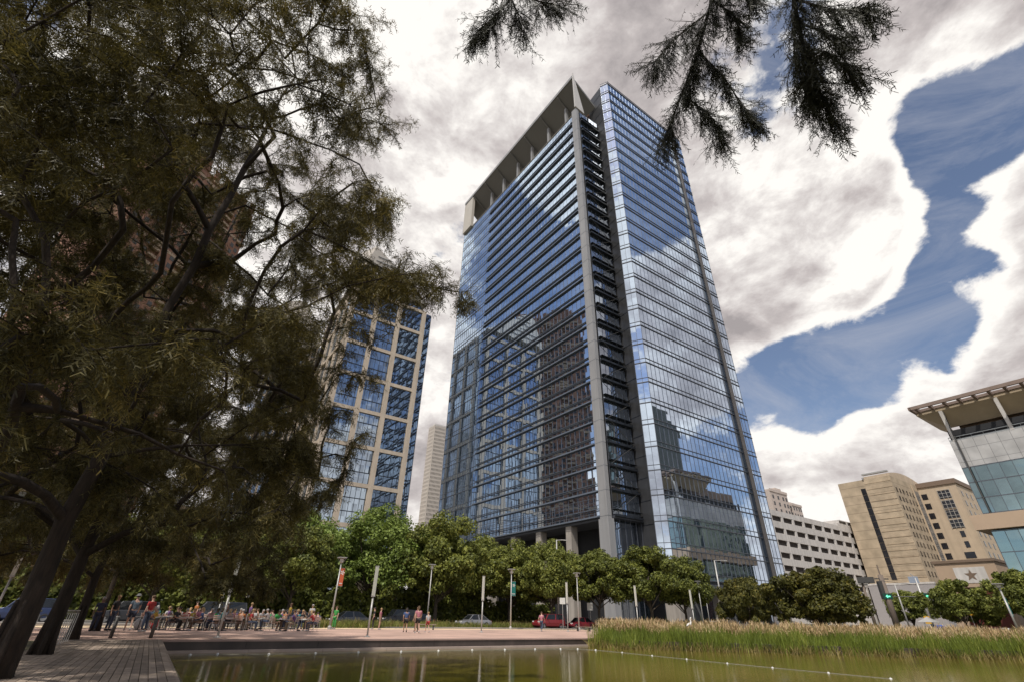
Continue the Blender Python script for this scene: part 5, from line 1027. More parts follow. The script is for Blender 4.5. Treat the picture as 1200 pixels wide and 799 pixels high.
def lamp(h=6.6):
    t=thing('street_lamp','','street lamp',(0,0,0),0,HL)
    mb=MB(); mb.tube([(0,0,0),(0,0,h-.55)],[.085,.055],10); mb.build('pole',M['steel'],t,smooth=True)
    mb=MB(); mb.lathe([(.001,0),(.16,0),(.16,.25),(.09,.34)],12); mb.build('base',M['steel'],t)
    mb=MB(); mb.box(-.34,.34,-.34,.34,h-.1,h-.02); mb.box(-.05,.05,-.3,.3,h-.5,h-.45)
    for sx in(-1,1):
        for sy in(-1,1): mb.tube([(sx*.06,sy*.06,h-.6),(sx*.28,sy*.28,h-.12)],.016,5)
    mb.build('head',M['steel'],t)
    mb=MB(); mb.lathe([(.06,h-.55),(.14,h-.5),(.16,h-.3),(.12,h-.12)],10); mb.build('lens',M['lamp_glass'],t)
    return t
la=lamp()
lamps=[(-14.9,47.0,5.6,'street lamp carrying the orange banner'),(-9.5,66.5,6.9,'street lamp beside the first bench'),(-8.2,85.6,6.6,'street lamp half hidden in the dark tree'),
 (.6,64.4,6.4,'street lamp carrying the teal banner left of the tall mast'),(9.2,68.9,6.5,'street lamp above the far bench'),(28.8,79.6,6.6,'street lamp in front of the dark tower base'),(42.8,114.7,6.6,'small distant street lamp right of the tower base lamp'),
 (67.2,71.8,6.6,'street lamp carrying a teal banner at the far right'),(55.4,84,5.4,'thin street lamp before the parking garage')]
for i,(x,y,h,l) in enumerate(lamps): place(la,i==0,(x,y,.0),ANG,l,(1,1,h/6.6) if i!=7 else (1.6,1.6,h/6.6))
def banner(x,y,z0,z1,m,label,w=.55,deco=True):
    t=thing('banner',label,'banner',(x,y,0),ANG)
    mb=MB(); mb.box(.09,.09+w,-.01,.01,z0,z1); mb.build('cloth',m,t)
    mb=MB(); mb.tube([(.04,0,z1+.02),(.12+w,0,z1+.02)],.015,6); mb.tube([(.04,0,z0-.02),(.12+w,0,z0-.02)],.015,6); mb.build('bracket',M['steel'],t)
    if deco: 
        mb=MB(); c=(.09+w/2,(z0+z1)/2+.35)
        for k in range(5): a=2*PI*k/5; mb.add([(c[0],-.016,c[1]),(c[0]+.16*math.cos(a-.35),-.016,c[1]+.16*math.sin(a-.35)),(c[0]+.2*math.cos(a),-.016,c[1]+.2*math.sin(a)),(c[0]+.16*math.cos(a+.35),-.016,c[1]+.16*math.sin(a+.35))],[(0,1,2,3)])
        mb.box(.13,.09+w-.06,-.018,-.012,z0+.15,z0+.22); mb.build('print',M['white_paint'],t)
banner(.6,64.4,3.5,5.0,M['teal_banner'],'teal banner hanging from the lamp left of the tall mast')
banner(-14.9,47.0,3.3,4.7,M['orange_banner'],'orange banner on the lamp in front of the bright green tree',.34)
banner(67.2,71.8,2.7,4.9,M['teal_banner'],'teal banner on the lamp at the far right',.8)
def mast(x,y,h,label,arm=1.2,cross=((.55,1.0),(.82,.8))):
    t=thing('utility_mast',label,'mast',(x,y,0),ANG*0)
    mb=MB(); mb.tube([(0,0,0),(0,0,h)],[.16,.09],10); mb.build('pole',M['steel'],t,smooth=True)
    mb=MB(); mb.tube([(0,0,h-.05),(arm,0,h+.02)],.045,6); mb.box(arm-.1,arm+.45,-.12,.12,h-.08,h+.04); mb.build('lamp_arm',M['steel'],t)
    for f,w in cross: mb=MB(); mb.tube([(-w*.8,0,h*f),(w*.8,0,h*f)],.05,6); mb.box(-w*.9,-w*.55,-.1,.1,h*f-.1,h*f+.05); mb.box(w*.55,w*.9,-.1,.1,h*f-.1,h*f+.05); mb.build('cross_arm',M['steel'],t)
mast(7.7,79.6,11.9,'tall steel mast with two cross arms in front of the row of trees')
mast(33.9,84.4,10.0,'leaning-looking tall mast with a single lamp arm beside the tower base',1.6,((.32,.3),))
mast(74.5,101.0,8.2,'thin mast with a small camera head near the traffic signals',.5,())
# right-hand wooden utility pole and traffic signal
t=thing('wooden_utility_pole','thick weathered wooden utility pole with transformer in front of the beige hotel','utility pole',(70.8,98.9,0))
mb=MB(); mb.tube([(0,0,0),(0,0,9.7)],[.55,.42],10); mb.build('pole',M['wood_pole'],t,smooth=True)
mb=MB(); mb.tube([(0,0,9.7),(0,0,11.4)],[.12,.1],8); mb.build('top_pipe',M['wood_pole'],t)
mb=MB(); mb.box(-1.0,-.1,-.3,.3,5.6,8.6); mb.box(-1.3,1.3,-.1,.1,8.9,9.1); mb.build('equipment_box',M['steel_dark'],t)
t=thing('wooden_utility_pole','slim dark wooden pole in front of the white parking garage','utility pole',(65.4,96.7,0))
mb=MB(); mb.tube([(0,0,0),(0,0,8.2)],[.28,.2],10); mb.build('pole',M['wood_pole'],t,smooth=True)
mb=MB(); mb.box(-.9,.9,-.08,.08,7.7,7.9); mb.box(-.75,.75,-.1,.1,8.0,8.25); mb.build('cross_arm',M['steel'],t)
M['sig_green']=mat('signal_green_housing',(.0,.05,.035),.5,0,.05)
mg=bpy.data.materials.new('green_light'); N,L=nt(mg); b_=N['Principled BSDF']; b_.inputs['Base Color'].default_value=(.1,.7,.45,1); b_.inputs['Emission Color'].default_value=(.2,1,.6,1); b_.inputs['Emission Strength'].default_value=.9
t=thing('traffic_signal','traffic signal pole with mast arm and two lit green arrow heads','traffic signal',(71.5,91.5,0),R(-38))
mb=MB(); mb.tube([(0,0,0),(0,0,8.7)],[.24,.17],10); mb.build('pole',M['steel'],t,smooth=True)
mb=MB(); mb.tube([(0,0,5.75),(-4.6,0,5.85)],[.09,.05],8); mb.build('mast_arm',M['steel_dark'],t)
mb=MB(); mb.box(-1.0,.4,-.15,.15,7.9,8.9); mb.tube([(0,0,8.7),(-.5,0,9.4)],.05,6); mb.build('control_box',mat('blue_grey_box',(.25,.29,.36),.6),t)
def sighead(x):
    mb=MB(); mb.box(x-.55,x+.75,-.35,.0,5.45,6.25); mb.box(x-.6,x+.8,-.02,.04,5.38,6.32); h=mb.build('signal_head',M['sig_green'],t)
    mb=MB(); mb.add([(x-.2,-.37,5.85),(x+.12,-.37,5.55),(x+.12,-.37,5.75),(x+.5,-.37,5.75),(x+.5,-.37,5.95),(x+.12,-.37,5.95),(x+.12,-.37,6.15)],[tuple(range(7))]); mb.build('green_arrow',mg,h)
sighead(.75); sighead(-4.9)
mb=MB(); mb.box(-8.6,-6.0,-.2,.2,8.0,9.0); 
for k in range(3): mb.lathe([(.001,0),(.26,0),(.26,.2)],10,0,(-8.2+k*.8,-.3,7.95))
mb.tube([(-6.0,0,8.5),(-.2,0,7.6)],.035,5); mb.build('side_signal',M['steel_dark'],t)
# small signs
def plate(x,y,z,w,h,m,label,pole=True,txt=None,tcol=None):
    t=thing('street_sign',label,'sign',(x,y,0),0)
    if pole: mb=MB(); mb.tube([(0,.03,0),(0,.03,z+h*.5)],.035,6); mb.build('post',M['steel'],t)
    mb=MB(); mb.box(-w/2,w/2,-.015,.0,z-h/2,z+h/2); mb.build('panel',m,t)
plate(7.6,72.5,3.3,.75,.75,M['sign_white'],'square white street sign left of the pale light post and tall mast')
plate(12.6,81.0,2.9,.85,1.0,M['sign_white'],'white street sign in front of the dark tower entrance')
plate(64.0,82.5,2.2,.9,1.0,M['yellow'],'orange yellow warning sign beside the traffic signal')
plate(72.4,84.2,3.4,.8,.8,M['yellow'],'small yellow sign under the street tree at the right')
# bollards at the back corner of the pond
BO='dark bollards at the end of the boardwalk'
t0=thing('bollard','','bollard',(0,0,0),0,BO); mb=MB(); mb.tube([(0,0,0),(0,0,.78)],.075,12); mb.build('post',M['steel_dark'],t0,smooth=True); mb=MB(); mb.lathe([(.075,0),(.082,.01),(.07,.05),(.001,.06)],12,0,(0,0,.78)); mb.build('cap',M['steel'],t0)
for i,(x,y,l) in enumerate([(-17.2,24.5,'left bollard of the pair at the end of the boardwalk'),(-15.9,25.2,'right bollard of the pair, nearer the pond corner')]): place(t0,i==0,(x,y,.01),0,l)
# railings on the left side of the boardwalk
def railing(p0,p1,label,n):
    p0=Vector((*p0,0));p1=Vector((*p1,0)); d=p1-p0; L=d.length
    t=thing('railing',label,'railing',p0,math.atan2(d.y,d.x))
    mb=MB(); mb.tube([(0,0,1.02),(L,0,1.02)],.025,8); mb.tube([(0,0,.95),(L,0,.95)],.014,6); mb.build('handrail',M['steel'],t)
    for k in range(n): mb=MB(); mb.tube([(L*k/(n-1),0,.0),(L*k/(n-1),0,.96)],.014,6); mb.build('baluster',M['steel'],t)
railing((-10.35,11.9),(-10.9,12.9),'short steel railing between the two nearest cypress trunks',3)
railing((-14.6,18.3),(-16.2,20.9),'steel railing with thin uprights between the second and third cypress trunks',7)
# benches
BE='slab benches on the plaza'
def bench():
    t=thing('bench','','bench',(0,0,0),0,BE)
    mb=MB(); 
    for k in range(4): mb.box(-1.0,1.0,-.24+k*.125,-.24+k*.125+.11,.40,.455)
    mb.build('seat',M['board'],t)
    for x in (-.72,.72): mb=MB(); mb.box(x-.05,x+.05,-.2,.2,.0,.34); mb.box(x-.06,x+.06,-.24,.24,.34,.398); mb.build('leg',M['steel_dark'],t)
    return t
be=bench()
for i,(x,y,l) in enumerate([(-7.7,53.5,'slab bench right of the strolling family'),(9.0,63.5,'slab bench at the far end of the plaza beside the reeds'),(-20.2,40.2,'pale bench under the seated woman in white')]): place(be,i==0,(x,y,.012),ANG*.4,l)
# floats on a cord across the pond
fl=[(-12.8,23.2),(-12.1,24.0),(-10.2,24.6),(-8.6,25.8),(-7.0,27.1),(-5.2,28.4),(-3.5,29.8),(-1.8,31.1),(0,32.3),(1.8,33.5),(3.4,34.4),(4.5,34.8),(5.5,34.1),(6.7,32.2),(7.8,29.9),(8.9,27.7),(10.0,25.5),(11.1,23.6),(12.3,21.7),(13.4,19.9)]
FG='white floats strung across the pond'
f0=thing('float','','float',(0,0,0),0,FG); mb=MB(); mb.ball((0,0,.02),.085,.085,.07,10); mb.build('ball',M['buoy'],f0,smooth=True); mb=MB(); mb.tube([(0,0,.07),(0,0,.12)],.015,6); mb.build('eyelet',M['steel'],f0)
names=['at the pond corner by the boardwalk','just beyond the corner float','left of the first wall joint','under the lamp with the orange banner','below the tall light post','left of the strolling family','below the strolling family','below the first bench','right of the first bench','below the second light post','near the teal banner lamp','by the last stretch of the wall','at the end of the wall next to the reeds','first in front of the reeds','second in front of the reeds','third in front of the reeds','fourth in front of the reeds','fifth in front of the reeds','sixth in front of the reeds','nearest the lower right, in front of the reeds']
for i,(x,y) in enumerate(fl): place(f0,i==0,(x,y,WZ-.02),0,'white float '+names[i],.75 if i<13 else .6)
mb=MB(); mb.tube([(x,y,WZ+.004) for x,y in fl],.006,5); tag(mb.build('rope',M['cord']),'thin pale cord linking the white floats across the pond','cord')
# duck-white bird in the reeds
t=thing('egret','white egret standing among the reeds left of the live oak light post','bird',(12.6,37.6,-.1),.6)
mb=MB(); mb.tube([(-.32,0,1.0),(-.18,0,1.06),(0,0,1.1),(.14,0,1.14),(.2,0,1.26),(.15,0,1.4),(.22,0,1.5),(.30,0,1.5)],[.02,.07,.11,.07,.04,.03,.035,.03],8); mb.build('body',M['white_paint'],t,smooth=True)
mb=MB(); mb.tube([(.32,0,1.5),(.46,0,1.48)],[.016,.004],5); mb.build('beak',M['yellow'],t)
mb=MB(); mb.tube([(0,.03,1.02),(.02,.03,.5),(0,.03,.0)],.012,5); mb.tube([(0,-.03,1.02),(.02,-.03,.5),(0,-.03,0)],.012,5); mb.build('legs',M['steel_dark'],t)

# ------------------------------------------------------------------ cars
def paint(name,c): return mat(name,c,.28,.25,.04,.5,spec=.6)
PAINT={'dark grey':paint('dark_grey_paint',(.05,.052,.058)),'silver':paint('silver_paint',(.26,.26,.27)),'white':paint('white_car_paint',(.66,.66,.65)),'black':paint('black_paint',(.012,.012,.014)),'red':paint('red_paint',(.24,.025,.03)),'dark red':paint('dark_red_paint',(.22,.02,.03)),'dark blue':paint('dark_blue_paint',(.03,.045,.11)),'tan':paint('tan_paint',(.28,.23,.17))}
def car_mesh(kind,color,label,loc,rz):
    L,Wd,H={'sedan':(4.7,.90,1.45),'suv':(4.8,.96,1.78),'van':(5.2,.98,1.95),'pickup':(5.6,.98,1.85)}[kind]
    t=thing('parked_car',label,'car',loc,rz,'cars along the streets'); x0=-L/2
    belt=H*.60; hood=H*.56
    # stations: x, half width, z low, z top
    st=[(0,.70,.38,.62),(.03,.86,.27,.74),(.10,.97,.22,.80 if kind!='suv' else .88),(.24,1,.2,.93 if kind!='suv' else 1.0),(.30,1,.2,.97),(.5,1,.2,.99),(.75,1,.2,1.0),(.90,.98,.22,1.0),(.98,.9,.28,.9),(1,.78,.36,.78)]
    vs=[];fs=[];k=8
    for (fx,fw,zl,zt) in st:
        x=x0+fx*L; w=Wd*fw; zt=zt*hood/.95 if fx<.28 else zt*belt
        for (a_,b_) in ((-.86,zl),(-1,zl+.12),(-1.0,zl+(zt-zl)*.6),(-.93,zt),(.93,zt),(1.0,zl+(zt-zl)*.6),(1,zl+.12),(.86,zl)): vs.append((x,w*a_,b_))
    for i in range(len(st)-1):
        for j in range(k): fs.append((i*k+j,i*k+(j+1)%k,(i+1)*k+(j+1)%k,(i+1)*k+j))
    fs.append(tuple(range(k-1,-1,-1))); fs.append(tuple((len(st)-1)*k+j for j in range(k)))
    mb=MB(); mb.add(vs,fs)
    # cabin
    cab={'sedan':((.26,.40),(.90,.72)),'suv':((.25,.36),(.985,.93)),'van':((.16,.28),(.99,.96)),'pickup':((.28,.38),(.62,.58))}[kind]
    (c0,c1),(c3,c2)=cab; zb=belt-.02; zt=H
    def rg_(fx,w,z): x=x0+fx*L; return [(x,-w*Wd,z),(x,w*Wd,z)]
    v=rg_(c0,.90,zb)+rg_(c1,.74,zt-.03)+rg_((c1+c2)/2,.75,zt)+rg_(c2,.74,zt-.04)+rg_(c3,.88,zb)
    mb.add(v,[(0,1,3,2),(2,3,5,4),(4,5,7,6),(6,7,9,8),(0,2,4,6,8),(9,7,5,3,1)])
    if kind=='pickup': mb.box(x0+.64*L,x0+.98*L,-Wd*.98,-Wd*.88,belt-.1,belt+.05); mb.box(x0+.64*L,x0+.98*L,Wd*.88,Wd*.98,belt-.1,belt+.05)
    body=mb.build('body',PAINT[color],t,smooth=False,bevel=.03)
    # windows, slightly proud of the cabin
    def lerp(p,q,s): return tuple(p[i]+(q[i]-p[i])*s for i in range(3))
    def win(a_,b_,c_,d_,off,name):
        mb=MB(); cc=[(Vector(p)*1.0) for p in (a_,b_,c_,d_)]; m_=sum(cc,Vector())/4; mb.add([tuple(m_+(p-m_)*.86+Vector(off)) for p in cc],[(0,1,2,3)]); mb.build(name,M['car_glass'],t)
    win(v[0],v[1],v[3],v[2],(-.012,0,.012),'windscreen'); win(v[8],v[9],v[7],v[6],(.012,0,.012),'rear_window')
    for s,off in ((0,(0,-.015,.01)),(1,(0,.015,.01))):
        A_,B_,M_,D_,E_=v[0+s],v[2+s],v[4+s],v[6+s],v[8+s]; mid_=lerp(A_,E_,.5)
        win(A_,mid_,M_,B_,off,'side_window'); win(mid_,E_,D_,M_,off,'side_window')
    for fx in (.19,.80):
        for s in (-1,1):
            mb=MB(); c=(x0+fx*L,s*(Wd-.10),.33); 
            prof=[(.20,-.11),(.31,-.11),(.335,-.06),(.335,.06),(.31,.11),(.20,.11)]
            vs=[];fs=[]
            for r_,yy in prof:
                for q in range(16): a_=2*PI*q/16; vs.append((c[0]+r_*math.cos(a_),c[1]+yy,c[2]+r_*math.sin(a_)))
            for i in range(5):
                for q in range(16): fs.append((i*16+q,i*16+(q+1)%16,(i+1)*16+(q+1)%16,(i+1)*16+q))
            w=thing('wheel',None,None); w.parent=t; mb.add(vs,fs); mb.build('tyre',M['tyre'],w,smooth=True)
            mb=MB(); yy=c[1]+s*.09; mb.add([(c[0]+.205*math.cos(2*PI*q/12),yy,c[2]+.205*math.sin(2*PI*q/12)) for q in range(12)],[tuple(range(12))]); mb.build('rim',M['rim'],w)
    for s in (-1,1):
        mb=MB(); mb.obox((x0+.035*L,s*Wd*.66,hood*.82),(.05,s*.02,0),(0,.17,0),(0,0,.07)); mb.build('headlight',M['head_light'],t,bevel=.01)
        mb=MB(); mb.obox((x0+.985*L,s*Wd*.68,belt*.82),(.04,0,0),(0,.13,0),(0,0,.09)); mb.build('taillight',M['tail_light'],t,bevel=.01)
        mb=MB(); mb.obox((x0+.33*L,s*(Wd+.09),belt+.03),(.06,0,0),(0,.09,0),(0,0,.06)); mb.build('mirror',PAINT[color],t,bevel=.01)
    return t
def gc(p,q): v=G(p,q,.02); return (v.x,v.y,.02)
carlist=[('suv','red',-34.5,-19.8,0,'bright red parked car behind the grass bed, left of the tall mast'),('sedan','dark red',-28.6,-19.8,0,'dark red parked car right behind the tall mast'),('sedan','dark blue',-22.6,-19.8,0,'dark blue parked car behind the lamp above the far bench'),
 ('sedan','silver',-16.6,-19.8,0,'silver parked car behind the white street sign'),('sedan','dark grey',-10.5,-19.8,0,'dark grey parked car behind the reeds under the live oaks'),('sedan','black',-4.3,-19.8,0,'black parked car low behind the reeds before the tan column'),
 ('sedan','silver',-46.8,-19.8,0,'silver sedan seen through the grass right of the first bench'),('pickup','silver',14,-19.8,0,'silver pickup truck behind the reeds left of the bushy trees'),('sedan','white',3.5,-19.8,0,'white sedan low behind the reeds at the tower base lamps'),
 ('suv','black',-57,-19.8,0,'black vehicle parked left of the strolling family'),('sedan','dark grey',-63.0,-19.8,0,'dark grey sedan behind the tall light post'),('sedan','silver',-69,-19.8,0,'silver sedan behind the lamp with the orange banner'),
 ('van','dark grey',-76,-19.8,0,'dark grey van behind the seated crowd'),('sedan','black',-52,-14.0,0,'black sedan behind the strolling family'),('suv','dark grey',-83,-19.8,0,'dark grey vehicle behind the cafe tables'),
 ('suv','dark blue',-90,-19.8,0,'dark blue vehicle glimpsed above the crowd on the left'),('sedan','dark grey',72,-14.5,PI,'dark grey car in the far traffic lane before the parking garage'),('suv','black',66,-19.5,0,'black vehicle below the slim wooden pole'),
 ('sedan','silver',76,-19.5,0,'silver car below the thick wooden utility pole'),('sedan','white',83,-19.5,0,'white car in the nearest lane left of the traffic signal'),('sedan','dark red',52.0,-47,0,'dark red car under the street trees at the right'),('sedan','white',58.5,-47,0,'white car under the street trees at the right edge'),
 ('sedan','tan',64,-40,0,'tan car behind the street tree at the right')]
sheet('park_drive',[gq(30,-50),gq(120,-50),gq(120,-36),gq(30,-36)],.014,M['asphalt'])
for kind,col_,p,q,rz,lab in carlist: car_mesh(kind,col_,lab,gc(p,q),ANG+rz)

# ------------------------------------------------------------------ people
SK=[mat('skin_light',(.48,.30,.22),.6,0,.05),mat('skin_tan',(.34,.20,.13),.6,0,.05),mat('skin_brown',(.16,.09,.06),.6,0,.05)]
EYE_M=mat('eye',(.03,.02,.02),.3); LIP=mat('lips',(.35,.13,.11),.5)
HAIR={'dark':mat('dark_hair',(.02,.014,.01),.7),'brown':mat('brown_hair',(.08,.045,.02),.7),'blond':mat('blond_hair',(.33,.22,.10),.7),'grey':mat('grey_hair',(.3,.29,.28),.7)}
CL={k:mat(k.replace(' ','_')+'_cloth',tuple(x_*.62+.01 for x_ in c),.85,0,.12,3) for k,c in {'red':(.5,.03,.03),'blue':(.06,.12,.30),'grey blue':(.14,.20,.26),'navy':(.02,.03,.07),'white':(.62,.6,.6),'green':(.05,.42,.08),'yellow':(.6,.42,.05),'purple':(.22,.11,.32),'orange':(.6,.2,.04),'pink':(.6,.22,.28),'black':(.02,.02,.022),'grey':(.25,.25,.25),'khaki':(.33,.26,.17),'denim':(.07,.10,.17),'teal':(.03,.24,.25),'brown':(.16,.09,.05)}.items()}  # cloth colours darkened to put the shade over the crowd into them
POSES={}
def skin_mesh(name, verts, edges, rads, root=0, sub=1):
    me=bpy.data.meshes.new(name); me.from_pydata(verts,edges,[]); o=bpy.data.objects.new(name,me); C.objects.link(o)
    md=o.modifiers.new('s','SKIN'); md.use_smooth_shade=True
    if not me.skin_vertices: me.attributes  # created by modifier below
    sv=me.skin_vertices[0].data if len(me.skin_vertices) else None
    if sv is not None:
        for i in range(len(verts)): r_=rads[i]; sv[i].radius=r_ if isinstance(r_,tuple) else (r_,r_); sv[i].use_root=(i==root)
    if sv is None:
        bm=bmesh.new(); bm.from_mesh(me); ly=bm.verts.layers.skin.verify(); bm.verts.ensure_lookup_table()
        for i,v in enumerate(bm.verts): v[ly].radius=(rads[i][0],rads[i][1]) if isinstance(rads[i],tuple) else (rads[i],rads[i]); v[ly].use_root=(i==root)
        bm.to_mesh(me); bm.free()
    if sub: s2=o.modifiers.new('u','SUBSURF'); s2.levels=sub; s2.render_levels=sub
    dg=bpy.context.evaluated_depsgraph_get(); dg.update()
    out=bpy.data.meshes.new_from_object(o.evaluated_get(dg)); bpy.data.objects.remove(o); bpy.data.meshes.remove(me)
    return out
def pose(kind):
    if kind in POSES: return POSES[kind]
    if kind=='stand': J=dict(pel=(0,0,.95),sp=(0,0,1.14),ch=(0,0,1.36),nk=(0,0,1.50),hb=(0,.015,1.58),hd=(0,.02,1.68),sl=(-.19,0,1.42),el=(-.25,-.01,1.14),wl=(-.26,.06,.89),hl=(-.262,.09,.81),sr=(.19,0,1.42),er=(.25,-.01,1.14),wr=(.26,.06,.89),hr=(.262,.09,.81),pl=(-.09,0,.90),kl=(-.10,.02,.50),al=(-.11,-.02,.09),tl=(-.12,.14,.035),pr=(.09,0,.90),kr=(.11,.02,.50),ar=(.12,-.02,.09),tr=(.13,.14,.035))
    elif kind=='walk': J=dict(pel=(0,0,.94),sp=(0,.02,1.13),ch=(0,.03,1.35),nk=(0,.05,1.49),hb=(0,.07,1.57),hd=(0,.085,1.67),sl=(-.19,.03,1.41),el=(-.25,-.12,1.16),wl=(-.24,-.10,.92),hl=(-.24,-.08,.84),sr=(.19,.03,1.41),er=(.25,.12,1.15),wr=(.24,.30,.98),hr=(.24,.36,.92),pl=(-.09,0,.90),kl=(-.10,.20,.53),al=(-.10,.22,.11),tl=(-.10,.38,.06),pr=(.09,0,.90),kr=(.10,-.02,.50),ar=(.10,-.30,.17),tr=(.10,-.20,.05))
    elif kind=='sit': J=dict(pel=(0,0,.55),sp=(0,-.02,.74),ch=(0,-.01,.95),nk=(0,.03,1.09),hb=(0,.05,1.17),hd=(0,.07,1.27),sl=(-.19,0,1.01),el=(-.26,.08,.77),wl=(-.18,.30,.70),hl=(-.15,.38,.70),sr=(.19,0,1.01),er=(.26,.08,.77),wr=(.18,.30,.70),hr=(.15,.38,.70),pl=(-.10,.03,.53),kl=(-.13,.46,.53),al=(-.13,.44,.09),tl=(-.13,.60,.035),pr=(.10,.03,.53),kr=(.13,.46,.53),ar=(.14,.50,.09),tr=(.15,.66,.035))
    elif kind=='reach': J=dict(pel=(0,0,.55),sp=(0,.03,.74),ch=(0,.08,.94),nk=(0,.15,1.07),hb=(0,.18,1.15),hd=(0,.21,1.24),sl=(-.19,.09,1.00),el=(-.25,.27,.82),wl=(-.14,.47,.80),hl=(-.10,.55,.80),sr=(.19,.09,1.00),er=(.27,.14,.75),wr=(.24,.36,.72),hr=(.21,.44,.72),pl=(-.10,.03,.53),kl=(-.15,.46,.53),al=(-.17,.36,.09),tl=(-.18,.52,.035),pr=(.10,.03,.53),kr=(.13,.46,.53),ar=(.13,.42,.09),tr=(.13,.58,.035))
    rad=dict(pel=(.135,.10),sp=(.115,.09),ch=(.145,.10),nk=.052,hb=.07,hd=.092,sl=.058,sr=.058,el=.042,er=.042,wl=.028,wr=.028,hl=.03,hr=.03,pl=.088,pr=.088,kl=.055,kr=.055,al=.036,ar=.036,tl=.032,tr=.032)
    ks=list(J); E=[('pel','sp'),('sp','ch'),('ch','nk'),('nk','hb'),('hb','hd'),('ch','sl'),('sl','el'),('el','wl'),('wl','hl'),('ch','sr'),('sr','er'),('er','wr'),('wr','hr'),('pel','pl'),('pl','kl'),('kl','al'),('al','tl'),('pel','pr'),('pr','kr'),('kr','ar'),('ar','tr')]
    V=[J[k] for k in ks]; RR=[rad[k] for k in ks]; ED=[(ks.index(a_),ks.index(b_)) for a_,b_ in E]
    body=skin_mesh('body',V,ED,RR,0,1)
    # face and fingers joined into the same mesh
    bm=bmesh.new(); bm.from_mesh(body)
    hd=Vector(J['hd'])
    mb=MB(); mb.tube([hd+Vector((0,.085,.035)),hd+Vector((0,.115,-.005)),hd+Vector((0,.09,-.02))],[.010,.016,.012],6,0)
    for s in (-1,1): mb.ball(hd+Vector((s*.034,.085,.022)),.013,.010,.010,6,1); mb.ball(hd+Vector((s*.094,.005,.0)),.012,.022,.034,6,0)
    mb.ball(hd+Vector((0,.088,-.042)),.024,.010,.008,6,2)
    for s,w_,h_ in ((-1,'wl','hl'),(1,'wr','hr')):
        W_=Vector(J[w_]); H_=Vector(J[h_]); d=(H_-W_).normalized(); sd=d.cross(Vector((0,1,0)) if abs(d.y)<.8 else Vector((0,0,1))).normalized(); nn_=d.cross(sd)
        for k in range(4):
            b0=H_+sd*((k-1.5)*.018)+d*.012; ln=(.07,.078,.073,.058)[k]
            mb.tube([b0,b0+d*ln*.5,b0+d*ln*.85+nn_*.018,b0+d*ln*.95+nn_*.035],[.010,.009,.008,.006],5,0)
        b0=H_+sd*.024-d*.03; mb.tube([b0,b0+sd*.03+d*.02,b0+sd*.04+d*.05+nn_*.012],[.012,.010,.008],5,0)
    tmp=bpy.data.meshes.new('x'); tmp.from_pydata([tuple(v) for v in mb.v],[],mb.f); 
    n0=len(bm.faces); bm.from_mesh(tmp); bm.faces.ensure_lookup_table()
    for i,mi in enumerate(mb.m): bm.faces[n0+i].material_index=mi
    for f in bm.faces: f.smooth=True
    bm.to_mesh(body); bm.free(); bpy.data.meshes.remove(tmp)
    ks2=['ch','sp','pel','sl','el2','sr','er2','nk2']
    J2=dict(J); mixp=lambda a_,b_,t_: tuple(Vector(J[a_]).lerp(Vector(J[b_]),t_)); J2['el2']=mixp('sl','el',.72); J2['er2']=mixp('sr','er',.72); J2['nk2']=mixp('ch','nk',.55)
    rs=[(.168,.122),(.142,.115),(.152,.118),.078,.062,.078,.062,.085]
    shirt=skin_mesh('shirt',[J2[k] for k in ks2],[(0,1),(1,2),(0,3),(3,4),(0,5),(5,6),(0,7)],rs,0,1)
    def legs(f):
        J2['k1']=mixp('pl','kl',f) if f<=1 else tuple(Vector(J['kl'])); J2['k2']=mixp('pr','kr',f) if f<=1 else tuple(Vector(J['kr']))
        V_=[J['pel'],J['pl'],J2['k1'],J['pr'],J2['k2']]; E_=[(0,1),(1,2),(0,3),(3,4)]; r_=[(.15,.115),.108,.08,.108,.08]
        if f>1: V_+= [tuple(Vector(J['al'])+Vector((0,0,.02))),tuple(Vector(J['ar'])+Vector((0,0,.02)))]; E_+=[(2,5),(4,6)]; r_[2]=.073;r_[4]=.073; r_+=[.058,.058]
        return skin_mesh('legs',V_,E_,r_,0,1)
    sh=legs(.72); tr_=legs(2)
    POSES[kind]=(body,shirt,sh,tr_,J); return POSES[kind]
body_cache={}
